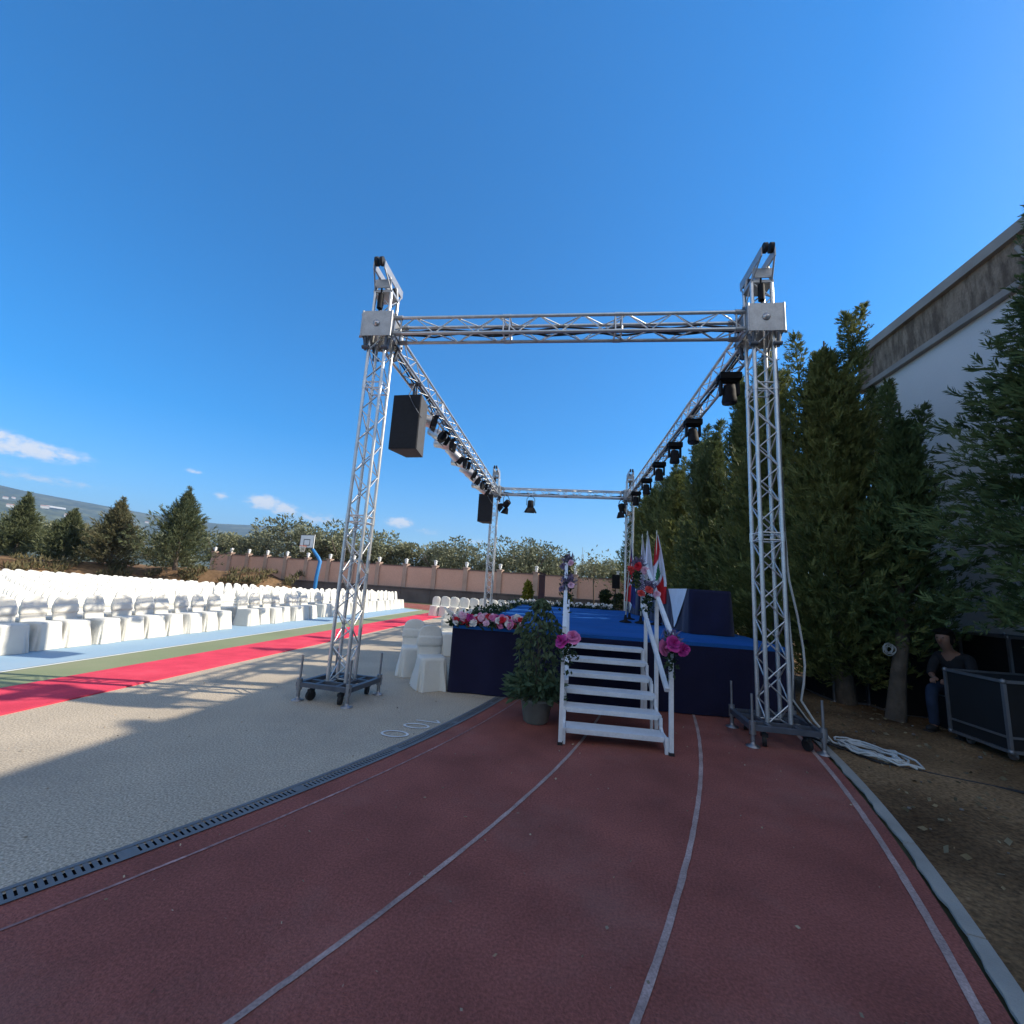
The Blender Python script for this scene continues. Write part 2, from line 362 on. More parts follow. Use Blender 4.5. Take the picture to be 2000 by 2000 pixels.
# ------------------------------------------------------------------ ground
TC = (-17.25, 10.25)             # centre of the running track
def clip_disc(poly, rad, seg=None):
    """clip an axis-aligned rectangle (x0,y0,x1,y1) to the disc of the track; returns polygon"""
    x0, y0, x1, y1 = poly; pts = []
    P = [(x0, y0), (x1, y0), (x1, y1), (x0, y1)]
    dense = []
    for i in range(4):
        a, b = P[i], P[(i+1) % 4]
        for k in range(120): t = k/120; dense.append((a[0]+(b[0]-a[0])*t, a[1]+(b[1]-a[1])*t))
    for x, y in dense:
        dx, dy = x-TC[0], y-TC[1]
        if math.hypot(dx, dy) <= rad: pts.append((x, y))
        elif x0 <= TC[0] <= x1 and y0 <= TC[1] <= y1:
            k = rad/math.hypot(dx, dy); pts.append((TC[0]+dx*k, TC[1]+dy*k))
        else:   # strip beside the centre: slide along y onto the circle
            h = rad*rad-dx*dx
            if h > 0: pts.append((x, TC[1]+math.copysign(math.sqrt(h), dy)))
    out = []
    for p in pts:
        if not out or (abs(p[0]-out[-1][0])+abs(p[1]-out[-1][1])) > 1e-4: out.append(p)
    return out
def sheet(name, poly, z, m):
    b = MB(); b.add([(x, y, z) for x, y in poly], [tuple(range(len(poly)))]); return struct(name, b, m)
def ring(name, r0, r1, z, m, a0=0, a1=2*PI, n=240, z1=None, wob=0, rnd=None):
    b = MB(); vs = []
    for i in range(n+1):
        t = a0+(a1-a0)*i/n
        q0 = r0+(rnd.uniform(-wob, wob) if rnd else 0); q1 = r1+(rnd.uniform(-wob, wob) if rnd else 0)
        vs += [(TC[0]+q0*math.cos(t), TC[1]+q0*math.sin(t), z), (TC[0]+q1*math.cos(t), TC[1]+q1*math.sin(t), z1 if z1 is not None else z)]
    b.add(vs, [(2*i, 2*i+1, 2*i+3, 2*i+2) for i in range(n)]); return struct(name, b, m)
g = MB(); S = 7500
g.add([(-S, -S, -.03), (S, -S, -.03), (S, S, -.03), (-S, S, -.03)], [(0, 1, 2, 3)]); struct('ground', g, M['ground'])
def dirt():
    b = MB(); vs = []; na, nr = 90, 26
    for i in range(na+1):
        t = R(-75)+R(120)*i/na
        for j in range(nr+1):
            r = 20.78+(j/nr)**1.3*9
            x, y = TC[0]+r*math.cos(t), TC[1]+r*math.sin(t)
            z = .012+.035*math.sin(x*1.7+y)*math.sin(y*1.3-x*.6)*min(1, j/4)+random.uniform(-.012, .016)*(j > 0)
            vs.append((x, y, z))
    k = nr+1
    b.add(vs, [(i*k+j, (i+1)*k+j, (i+1)*k+j+1, i*k+j+1)[::-1] for i in range(na) for j in range(nr)], True)
    struct('dirt_verge', b, M['dirt'])
dirt()
a = [(TC[0]+16.77*math.cos(2*PI*i/200), TC[1]+16.77*math.sin(2*PI*i/200)) for i in range(200)]
sheet('apron', a, 0, M['asphalt'])
ring('running_track', 16.86, 20.69, 0, M['track'])
sheet('court_border', clip_disc((-33.6, -3, -6.66, 27), 16.7), .004, M['green_court'])
sheet('court', clip_disc((-32.5, -2, -7.72, 26), 16.2), .012, M['blue_court'])
sheet('court_line', clip_disc((-7.72, -3, -7.66, 27), 16.55), .008, M['white_line'])
# lane lines, worn
for k, (rr, wd) in enumerate(((17.07, .018), (18.24, .030), (19.42, .034), (20.585, .042))):
    ring('lane_marking', rr-wd/2, rr+wd/2, .004, M['lane' if k else 'lane_faint'], R(-70), R(120), 900, wob=.0022, rnd=random.Random(k))
# drain channel with a slotted grating
ring('drain_pit', 16.74, 16.86, -.012, M['drain_dark'], R(-75), R(30), 200)
def grate():
    b = MB()
    for r0, r1 in ((16.72, 16.752), (16.838, 16.87)):
        n = 220; vs = []
        for i in range(n+1):
            t = R(-75)+R(105)*i/n; c, s_ = math.cos(t), math.sin(t)
            vs += [(TC[0]+r0*c, TC[1]+r0*s_, .007), (TC[0]+r1*c, TC[1]+r1*s_, .007)]
        b.add(vs, [(2*i, 2*i+1, 2*i+3, 2*i+2) for i in range(n)])
    t = R(-45)
    while t < R(0):
        wd = .0112 if (int((t-R(-45))/(.034/16.8)) % 30) else .024
        h = wd/16.8
        P = [(q, tt) for q, tt in ((16.752, t-h), (16.838, t-h), (16.838, t+h), (16.752, t+h))]
        b.add([(TC[0]+q*math.cos(tt), TC[1]+q*math.sin(tt), .005) for q, tt in P], [(0, 1, 2, 3)])
        t += .034/16.8
    struct('drain_grating', b, M['drain'])
grate()
def kerb():
    b = MB(); rnd = random.Random(3); t = R(-50); L_ = .95/20.74
    while t < R(5):
        n = 12; vs = []
        for i in range(n+1):
            tt = t+(L_-.012/20.7)*i/n; c, s_ = math.cos(tt), math.sin(tt)
            ri = 20.712+.007*math.sin(tt*150)+.004*math.sin(tt*470+1)+rnd.uniform(-.006, .006)
            for q, z in ((ri, .0), (ri, .016), (20.79, .02), (20.79, -.05)): vs.append((TC[0]+q*c, TC[1]+q*s_, z))
        fs = [(4*i+j, 4*i+j+1, 4*i+j+5, 4*i+j+4) for i in range(n) for j in range(3)]
        b.add(vs, fs); b.add(vs[:4], [(0, 1, 2, 3)]); b.add(vs[-4:], [(3, 2, 1, 0)])
        t += L_
    struct('kerb', b, M['kerb'])
kerb()
def number100():
    b = MB()
    def oval(cx, cy, a, c, wd):
        n = 40; vs = []
        for i in range(n):
            t = 2*PI*i/n; vs += [(cx+(a)*math.cos(t), cy+c*math.sin(t), .006), (cx+(a-wd)*math.cos(t), cy+(c-wd)*math.sin(t), .006)]
        b.add(vs, [(2*i, 2*i+1, (2*i+3) % (2*n), (2*i+2) % (2*n)) for i in range(n)])
    oval(-1.70, 4.72, .15, .10, .027); oval(-1.57, 5.03, .15, .085, .027)
    b.add([(-1.64, 5.215, .006), (-1.36, 5.19, .006), (-1.36, 5.215, .006), (-1.64, 5.24, .006)], [(0, 1, 2, 3)])
    b.add([(-1.36, 5.19, .007), (-1.335, 5.19, .007), (-1.40, 5.29, .007), (-1.425, 5.28, .007)], [(0, 1, 2, 3)])
    struct('ground_number', b, M['lightwhite'])
number100()
b = MB(); pc = clip_disc((-6.72, -4, -5.60, 24), 16.6)
b.add([(x, y, .016) for x, y in pc], [tuple(range(len(pc)))])
b.add([v for (x, y), (x2, y2) in zip(pc, pc[1:]+pc[:1]) for v in ((x, y, .016), (x2, y2, .016), (x2, y2, 0), (x, y, 0))], [(4*i+3, 4*i+2, 4*i+1, 4*i) for i in range(len(pc))])
tag(b.build('red_carpet', M['carpet_red']), 'long red carpet runner laid beside the green border of the court', 'carpet')

# ------------------------------------------------------------------ bank on the far left, hills
def bank():
    b = MB(); na, nr = 90, 16; vs = []
    for i in range(na+1):
        t = R(96)+R(78)*i/na
        fade = min(1, i/14, (na-i)/12)
        for j in range(nr+1):
            r = 20.9+j*1.1
            x, y = TC[0]+r*math.cos(t), TC[1]+r*math.sin(t)
            z = (1.42*min(1, max(0, (j-.6)/2.6))+.14*math.sin(x*.9)*math.cos(y*.7)+random.uniform(-.06, .06)*(j > 1))*fade-.025
            vs.append((x, y, z))
    k = nr+1
    b.add(vs, [(i*k+j, (i+1)*k+j, (i+1)*k+j+1, i*k+j+1)[::-1] for i in range(na) for j in range(nr)], True)
    struct('earth_bank', b, M['bank'])
bank()
RIDGE = [(-100, 6.6), (-80, 6.6), (-66, 6.4), (-59, 6.2), (-57.3, 5.9), (-55.8, 5.7), (-53.2, 5.5), (-50.7, 5.3), (-46.8, 5.0), (-44.7, 5.0), (-41.5, 4.8), (-38.7, 5.0), (-34.6, 5.3), (-29.5, 4.6), (-23.4, 3.2), (-15, 2.3), (-5, 1.8), (10, 1.5), (40, 2)]
def ridge_el(a):
    for (a0, e0), (a1, e1) in zip(RIDGE, RIDGE[1:]):
        if a0 <= a <= a1: return e0+(e1-e0)*(a-a0)/(a1-a0)
    return 1.5
HD0, HD1 = 1600, 5200
def hill_z(a, q):
    x = q*math.sin(R(a)); y = q*math.cos(R(a))
    t = max(0, min(1, (q-HD0)/(HD1-HD0)))
    top = HD1*math.tan(R(ridge_el(a)))
    s_ = t**1.35
    n = .06*math.sin(x*.0031+1)*math.sin(y*.0027)+.04*math.sin(x*.008+y*.006)+.015*math.sin(x*.021-y*.017)
    return top*(s_+n*math.sin(PI*t)*1.4)+.012*top*math.sin(a*2.7)*math.sin(PI*t)-2
def hills():
    b = MB(); vs = []; A = np.arange(-100, 41, .6); Q = np.linspace(HD0, HD1, 40)
    for a in A:
        for q in Q: vs.append((q*math.sin(R(a)), q*math.cos(R(a)), hill_z(a, q)))
        vs.append(((HD1+700)*math.sin(R(a)), (HD1+700)*math.cos(R(a)), -5))
    k = len(Q)+1
    b.add(vs, [(i*k+j, i*k+j+1, (i+1)*k+j+1, (i+1)*k+j)[::-1] for i in range(len(A)-1) for j in range(k-1)], True)
    struct('hills', b, M['hill'])
hills()
def hill_point(a, e):
    lo = None
    for q in np.linspace(HD0, HD1, 400):
        if math.degrees(math.atan2(hill_z(a, q)-H, q)) >= e: lo = q; break
    q = lo or HD1*.9
    return (q*math.sin(R(a)), q*math.cos(R(a)), hill_z(a, q)), q
for k, (a, e, wd, lab) in enumerate(((-56.8, 4.75, 26, 'pale square house high on the far left hillside'), (-56.35, 4.8, 20, 'small pale house beside another high on the left hillside'), (-56.4, 4.05, 30, 'pale house low on the hillside behind the leftmost conifer'),
                                     (-54.4, 4.35, 34, 'wide pale house on the hillside above the treetops'), (-52.2, 3.95, 28, 'pale house low on the hillside between two conifers'), (-52.9, 3.8, 22, 'small pale house at the foot of the hill'), (-47.2, 4.0, 26, 'pale house on the hillside right of the third conifer'), (-58.2, 4.4, 30, 'pale house on the hillside at the left edge of the view'))):
    p, q = hill_point(a, e)
    t = thing('hillside_house', lab, 'house', p, R(-a), 'houses on the far hillside')
    b = MB(); b.box((0, 0, 5), (wd, 16, 14)); b.build('wall', M['house_wall'], t)
    b = MB(); b.add([(-wd/2-1, -9, 12), (wd/2+1, -9, 12), (wd/2+1, 9, 12), (-wd/2-1, 9, 12), (-wd/2+3, 0, 16), (wd/2-3, 0, 16)], [(0, 1, 5, 4), (2, 3, 4, 5), (0, 4, 3), (1, 2, 5), (0, 3, 2, 1)]); b.build('roof', M['house_roof'], t)
p, q = hill_point(-53.7, 4.45)
b = MB(); b.box((0, 0, 4), (85, 30, 8)); b.box((0, 0, 9.5), (85, 16, 3))
o = b.build('greenhouse', M['white_sheet'], None, p); o.rotation_euler = (0, R(2.5), R(53)); tag(o, 'long bright white greenhouse roof on the far hillside', 'greenhouse')

# ------------------------------------------------------------------ leaves and trees
def blades(P, D, ln, wd, rng):
    """P: origins, D: unit directions -> rhombic leaf quads"""
    n = len(P); up = rng.normal(size=(n, 3)); sd = np.cross(D, up); sd /= np.linalg.norm(sd, axis=1)[:, None]+1e-9
    ln = ln[:, None]; wd = wd[:, None]
    return np.stack([P, P+D*ln*.45+sd*wd, P+D*ln, P+D*ln*.45-sd*wd], 1)
def sprays(P, D, ln, rng, k=7):
    """feathery sprays: k thin blades fanned in one plane along each axis"""
    n = len(P); nr = rng.normal(size=(n, 3)); sd = np.cross(D, nr); sd /= np.linalg.norm(sd, axis=1)[:, None]+1e-9
    out = []
    for j in range(k):
        f = (j//2)/(k/2) if j else 1.0
        a = 0 if j == 0 else (.62 if j % 2 else -.62)
        d = D*math.cos(a)+sd*math.sin(a)+rng.normal(size=(n, 3))*.10; d /= np.linalg.norm(d, axis=1)[:, None]
        o = P+D*(ln*(0 if j == 0 else .12+.62*f))[:, None]
        L = ln*(.9 if j == 0 else .5-.22*f)*rng.uniform(.75, 1.2, n)
        out.append(blades(o, d, L, L*.085+.0015, rng))
    return np.concatenate(out)
def feather_crown(seed, h, rad, z0, nb, ns, bl, prof, up0=.25, up1=1.15, lean=(0, 0), leaders=(), k=7, nsp=2):
    rng = np.random.default_rng(seed); P_, D_, L_ = [], [], []
    def put(p, d, l): P_.append(p); D_.append(d/np.linalg.norm(d)); L_.append(l)
    for i in range(nb):
        t = rng.uniform(0, 1)**.85; z = z0+(h-z0)*t; a = rng.uniform(0, 2*PI)
        L = rad*prof(t)*rng.uniform(.55, 1.15)*(1+.25*math.sin(3*a+seed+t*7))
        e = up0+(up1-up0)*t+rng.normal()*.16
        d = np.array([math.cos(a)*math.cos(e), math.sin(a)*math.cos(e), math.sin(e)]); base = np.array([lean[0]*t, lean[1]*t, z-L*.25*math.sin(e)])
        for s_ in np.linspace(.25, 1, ns):
            p = base+d*L*s_+np.array([0, 0, .10*L*s_*s_])
            for q in range(nsp): put(p+rng.normal(size=3)*.05, d*1.0+rng.normal(size=3)*.42+np.array([0, 0, .35]), bl*rng.uniform(.6, 1.25)*(1.2 if s_ > .9 else 1))
    for (x0, y0, za, x1, y1, zb, w_) in leaders:       # loose leading shoots with short side branches
        a0, a1 = np.array([x0, y0, za]), np.array([x1, y1, zb])
        for t in np.linspace(0, 1, 30):
            p = a0+(a1-a0)*t
            for q in range(3):
                a = rng.uniform(0, 2*PI); L = w_*(1-t)**.8*rng.uniform(.4, 1.1)+.03; d = np.array([math.cos(a)*.75, math.sin(a)*.75, .75])
                for s_ in np.linspace(.2, 1, 4): put(p+d*L*s_+rng.normal(size=3)*.02, d+rng.normal(size=3)*.35, bl*.8*rng.uniform(.5, 1.1))
            put(p, (a1-a0)/np.linalg.norm(a1-a0)+rng.normal(size=3)*.3, bl*.8)
    return sprays(np.array(P_), np.array(D_), np.array(L_), rng, k)
def conifer_crown(seed, h, rad, z0, nb, ns, nbl, bl, prof, up0=.25, up1=1.15, lean=(0, 0), tips=1, squash=1.0):
    rng = np.random.default_rng(seed); Q = []
    P_, D_, L_ = [], [], []
    for i in range(nb):
        t = rng.uniform(0, 1)**.85
        z = z0+(h-z0)*t
        a = rng.uniform(0, 2*PI)
        L = rad*prof(t)*rng.uniform(.62, 1.12)*(1+.22*math.sin(3*a+seed+t*7))
        e = up0+(up1-up0)*t+rng.normal()*.16
        d = np.array([math.cos(a)*math.cos(e), math.sin(a)*math.cos(e)*squash, math.sin(e)])
        base = np.array([lean[0]*t, lean[1]*t, z-L*.25*math.sin(e)])
        for s in np.linspace(.22, 1, ns):
            p = base+d*L*s+rng.normal(size=3)*.045*(1+rad*.3)
            for k in range(nbl):
                dd = d*.9+rng.normal(size=3)*.48+np.array([0, 0, .35]); dd /= np.linalg.norm(dd)
                P_.append(p); D_.append(dd); L_.append(bl*rng.uniform(.5, 1.25)*(1.15 if s > .9 else .9))
    for k in range(tips):       # leading shoots
        tx, ty = (rng.normal(size=2)*.18*(k > 0)); hh = h*rng.uniform(.0, .06)*(1 if k == 0 else .5)
        for s in np.linspace(0, 1, 26):
            for q in range(5):
                a = rng.uniform(0, 2*PI); dd = np.array([math.cos(a)*.7, math.sin(a)*.7, .8]); dd /= np.linalg.norm(dd)
                P_.append(np.array([lean[0]+tx*(1+s), lean[1]+ty*(1+s), h*.90+s*h*.12+hh*s])); D_.append(dd); L_.append(bl*1.1*(1.15-s))
    P_, D_, L_ = np.array(P_), np.array(D_), np.array(L_)
    return blades(P_, D_, L_, L_*rng.uniform(.13, .24, len(L_)), rng)
def trunk_mb(h, r, seed, limbs=8, spread=.6, z0=.8, lean=(0, 0), base_lean=(0, 0)):
    b = MB(); rnd = random.Random(seed)
    pts = []; rs = []
    for k in range(9):
        t = k/8; pts.append((lean[0]*t+base_lean[0]*(1-t)**2+rnd.uniform(-.03, .03), lean[1]*t+base_lean[1]*(1-t)**2+rnd.uniform(-.03, .03), h*t)); rs.append(r*(1.25-.2*min(1, k)-t*.98)+.006)
    b.tube(pts, rs, 9)
    for i in range(limbs):
        t = rnd.uniform(z0/h, .85); a = rnd.uniform(0, 2*PI); L = spread*(1-t*.7)*rnd.uniform(.7, 1.2)
        p = Vector((lean[0]*t+base_lean[0]*(1-t)**2, lean[1]*t+base_lean[1]*(1-t)**2, h*t)); d = Vector((math.cos(a), math.sin(a), .5))
        b.tube([p, p+d*L*.5, p+d*L+Vector((0, 0, .12*L))], [r*.32*(1-t*.6), r*.2*(1-t*.6), .008], 6)
    return b
full = lambda t: (min(1, .55+t*3.2))*(1-t)**.62+.05
mid = lambda t: (min(1, .7+t*3))*(1-t)**.75+.03
spire = lambda t: (min(1, .75+t*2.5))*(1-t)**1.15+.03
cone = lambda t: (min(1, .6+t*3))*(1-t)**.9+.03
def make_tree(name, label, loc, crown, cm, trunk, tm, group, rz=0, cat='tree'):
    t = thing(name, label, cat, loc, rz, group)
    b = MB(); b.quads(crown); b.build('crown', cm, t)
    trunk.build('trunk', tm, t)
    return t
GR = 'cypress trees between the stage and the white building'
# big cypress at the right edge, the middle one, the small leaning one, and the row behind the stage
make_tree('cypress_tree', 'tall spreading cypress at the right edge, overhanging the black flight cases', (6.3, 5.45, 0), feather_crown(11, 7.1, 1.75, 1.3, 1100, 12, .19, mid, -.12, .85, k=11, leaders=((0, 0, 6.2, .05, .1, 7.5, .5), (-.3, .1, 5.9, -.45, .1, 6.9, .4))), M['cypress_teal'], trunk_mb(6.9, .14, 1, 14, 1.0, 1.4), M['bark'], GR)
make_tree('cypress_tree', 'tall cypress with two loose leading tips right behind the front right truss tower', (4.75, 8.35, 0), feather_crown(12, 6.1, 1.5, .35, 900, 10, .19, full, .3, 1.3, k=11, leaders=((.3, -.2, 5.4, .62, -.2, 7.15, .42), (.45, -.2, 5.8, .25, -.3, 6.9, .3), (-.35, .1, 5.3, -.42, .15, 6.75, .42), (-.9, .1, 4.6, -1.0, .2, 5.9, .3), (.9, 0, 4.4, 1.1, 0, 5.7, .3))), M['cypress_b'], trunk_mb(6.6, .12, 2, 12, .8, 1.0), M['bark'], GR)
make_tree('cypress_tree', 'short dark cypress with a leaning bare trunk in front of the white building', (5.2, 7.5, 0), feather_crown(13, 4.5, .92, .95, 430, 9, .17, mid, .3, 1.15, k=11, lean=(.25, .1), leaders=((.1, 0, 4.0, .0, 0, 5.2, .3), (.35, .1, 3.8, .6, .1, 4.9, .3))), M['cypress_teal'], trunk_mb(5.0, .10, 3, 10, .5, 1.6, lean=(.25, .1), base_lean=(-.35, -.15)), M['bark'], GR)
CR = [MB() for _ in range(3)]
for k, (sd, hh, rr) in enumerate(((21, 7.2, 1.5), (22, 7.6, 1.35), (23, 6.8, 1.6))): CR[k].quads(feather_crown(sd, hh*.92, rr, .5, 560, 8, .24, full, .35, 1.25, k=9, leaders=((.1, 0, hh*.82, .2, .1, hh*1.03, .4), (-.3, .2, hh*.75, -.4, .2, hh*.95, .35), (.2, -.4, hh*.7, .25, -.5, hh*.9, .3))))
CME = [CR[k].mesh('cypress_crown', M[('cypress_b', 'cypress', 'cypress')[k]]) for k in range(3)]
TME = [trunk_mb(hh, .11, 30+k, 8, .6).mesh('cypress_trunk', M['bark']) for k, hh in enumerate((6.8, 7.2, 6.4))]
row = [(4.55, 10.2, 0, 1.0, 'second'), (4.75, 12.0, 1, .98, 'third'), (4.5, 13.9, 2, 1.03, 'fourth'), (4.75, 15.9, 1, 1.0, 'fifth'), (4.5, 18.0, 0, 1.0, 'sixth'), (4.7, 20.4, 2, 1.06, 'seventh'), (4.5, 23.0, 1, 1.0, 'eighth'), (4.6, 26.0, 0, 1.06, 'ninth'), (4.5, 29.3, 2, 1.05, 'tenth'), (6.6, 10.8, 1, .95, 'back'), (6.4, 14.5, 2, 1.05, 'backb')]
for x, y, k, s_, nm in row:
    lab = {'back': 'cypress behind the row, nearest the far corner of the white building', 'backb': 'cypress standing behind the row level with the middle of the stage', 'tenth': 'farthest cypress of the row, beyond the back right truss tower', 'second': 'cypress just left of the front right truss tower, first one beside the stage'}.get(nm) or f'dense dark cypress, {nm} from the front in the row beside the stage'
    t = thing('cypress_tree', lab, 'tree', (x, y, 0), k*2.1+y, GR); t.scale = (s_, s_, s_*random.uniform(.96, 1.04))
    for nm_, me in (('crown', CME[k]), ('trunk', TME[k])):
        o = bpy.data.objects.new(nm_, me); COL.objects.link(o); o.parent = t
def litter():
    rng = np.random.default_rng(77); n = 4200
    t = np.radians(rng.uniform(-62, 10, n)); r = 20.9+7.5*rng.uniform(0, 1, n)**1.2
    P = np.stack([TC[0]+r*np.cos(t), TC[1]+r*np.sin(t), np.full(n, .045)+rng.uniform(-.01, .02, n)], 1)
    D = rng.normal(size=(n, 3))*np.array([1, 1, .22]); D /= np.linalg.norm(D, axis=1)[:, None]; L = rng.uniform(.02, .07, n)
    b = MB(); b.quads(blades(P, D, L, L*rng.uniform(.12, .4, n), rng)); tag(b.build('leaf_litter', M['litter']), kind='stuff')
    b = MB(); rnd = random.Random(5)
    for i in range(420):
        a = R(rnd.uniform(-60, 8)); q = 20.85+7*rnd.random()**1.3; b.sphere((TC[0]+q*math.cos(a), TC[1]+q*math.sin(a), .03), rnd.uniform(.008, .028), 6, 4, (1, rnd.uniform(.6, 1), .6))
    tag(b.build('pebbles', M['pebble']), kind='stuff')
litter()
def debris():
    rng = np.random.default_rng(78); n = 260
    P = np.stack([rng.uniform(-5.4, 2.4, n), rng.uniform(1.6, 6.2, n), np.full(n, .012)], 1)
    D = rng.normal(size=(n, 3))*np.array([1, 1, .15]); D /= np.linalg.norm(D, axis=1)[:, None]; L = rng.uniform(.008, .03, n)
    b = MB(); b.quads(blades(P, D, L, L*rng.uniform(.15, .4, n), rng)); tag(b.build('scattered_debris', M['debris']), kind='stuff')
debris()
# conifers on the left bank
BC = 'conifers on the bank behind the chairs'
LC = [(-41.6, 28.6, 5.0, 1.5, 'cone_green', 'leftmost pointed conifer on the bank behind the chairs, tall thin tip'), (-37.2, 28.6, 3.9, 1.7, 'cone_green', 'shortest conifer on the bank, second from the left'), (-33.3, 28.6, 4.9, 1.75, 'cone_rust', 'brownish conifer on the bank with bare dry top, third from the left'), (-28.2, 28.9, 5.9, 2.5, 'cone_green', 'broadest conifer on the bank, next to the pink wall')]
for k, (x, y, hh, rr, mm, lab) in enumerate(LC):
    make_tree('conifer_tree', lab, (x, y, 1.25), feather_crown(40+k, hh*.93, rr*1.4, .05, 540, 8, .36, spire, .2, 1.05, k=7, leaders=((0, 0, hh*.6, .0, .05, hh*1.04, .5), (-.5, 0, hh*.5, -.6, 0, hh*.78, .3))), M[mm], trunk_mb(hh*.95, .12, 50+k, 6, .8, .3), M['bark'], BC)
def scrub():
    rng = np.random.default_rng(88); n = 9000; t = np.radians(rng.uniform(100, 172, n)); r = 22.3+3.2*rng.uniform(0, 1, n)**1.5
    cl = np.sin(t*37)+np.sin(t*61+1.3)+.8*np.sin(r*3.1+t*20); keep = cl > .25; t, r = t[keep], r[keep]
    P = np.stack([TC[0]+r*np.cos(t), TC[1]+r*np.sin(t), np.interp(r, [21.5, 24.4], [.2, 1.42])], 1)
    D = rng.normal(size=P.shape)*.5+np.array([0, 0, 1]); D /= np.linalg.norm(D, axis=1)[:, None]; L = rng.uniform(.15, .6, len(P))
    b = MB(); b.quads(blades(P, D, L, L*.10, rng)); tag(b.build('dry_scrub', M['scrub']), kind='stuff')
scrub()
# broad trees behind the bank
def olive_crown(seed, h, rad, n=5200, leaf=.3):
    rng = np.random.default_rng(seed); P = []; D = []
    cl = []
    for i in range(15):
        a = rng.uniform(0, 2*PI); q = rad*math.sqrt(rng.uniform(0, 1))*.78; z = h*rng.uniform(.42, .84)-.1*q
        cl.append((np.array([q*math.cos(a), q*math.sin(a), z]), rad*rng.uniform(.24, .44)))
    for i in range(n):
        c, r_ = cl[rng.integers(len(cl))]
        v = rng.normal(size=3); v /= np.linalg.norm(v); v[2] *= .8
        P.append(c+v*r_*rng.uniform(.45, 1.08)**.6); d = v+rng.normal(size=3)*.7+np.array([0, 0, .25]); D.append(d/np.linalg.norm(d))
    P, D = np.array(P), np.array(D); L = leaf*rng.uniform(.6, 1.3, n)
    return blades(P, D, L, L*rng.uniform(.16, .28, n), rng)
def olive_trunk(h, seed):
    b = MB(); rnd = random.Random(seed)
    b.tube([(0, 0, -.3), (.1, .05, h*.2), (.05, .1, h*.38)], [.3, .22, .2], 9)
    for i in range(7):
        a = 2*PI*i/7+rnd.uniform(-.3, .3); L = h*.42
        b.tube([(.05, .1, h*.34), (.05+math.cos(a)*L*.35, .1+math.sin(a)*L*.35, h*.5), (math.cos(a)*L*.7, math.sin(a)*L*.7, h*.74)], [.14, .09, .03], 6)
    return b
OV = []
for k in range(4):
    b = MB(); b.quads(olive_crown(60+k, 6, (2.9, 3.3, 2.6, 3.0)[k])); OV.append((b.mesh('olive_crown', M[('olive', 'olive_dark', 'olive', 'olive')[k]]), olive_trunk(6, 70+k).mesh('olive_trunk', M['twig'])))
ol = [(-62, 41, 1.08, 0, 'behind the bank at the left edge'), (-55.5, 42, 1.02, 2, 'behind the two leftmost conifers'), (-49.5, 42, 1.0, 3, 'between the second and third conifer'), (-43.5, 44, 1.0, 0, 'behind the brownish conifer'), (-36.0, 42.5, .98, 2, 'just right of the broadest conifer'), (-32.0, 42, 1.0, 0, 'above the wall left of the basketball hoop'), (-27.0, 42, 1.22, 1, 'tallest and widest, behind the basketball hoop'),
      (-22.6, 42, 1.08, 3, 'right of the basketball backboard'), (-18.9, 42, 1.02, 0, 'behind the front left truss tower'), (-15.4, 43, .98, 2, 'above the wall right of the front left truss tower'), (-12.3, 41, .9, 3, 'above the wall left of the back left truss tower'), (-9.9, 42, .94, 1, 'just left of the back left truss tower'), (-6.2, 40, .78, 2, 'low one just right of the back left truss tower'),
      (-3.3, 40, .97, 1, 'dark, tallest one above the dark lectern'), (-2.0, 42, .93, 0, 'yellowish, right half of the pair above the lectern'), (.3, 41, .78, 3, 'above the wall behind the left handrail'), (3.1, 42, .76, 2, 'above the wall beside the thin radio mast'), (5.6, 42, .76, 0, 'rightmost one, beside the cypress row'), (-68, 43, 1.1, 1, 'outermost on the left')]
for x, y, s_, k, lab in ol:
    t = thing('olive_tree', 'silvery olive tree ' + lab, 'tree', (x, y, .2), x*1.7, 'olive trees beyond the wall'); t.scale = (s_*1.02, s_*1.02, s_)
    for nm_, me in (('crown', OV[k][0]), ('trunk', OV[k][1])):
        o = bpy.data.objects.new(nm_, me); COL.objects.link(o); o.parent = t

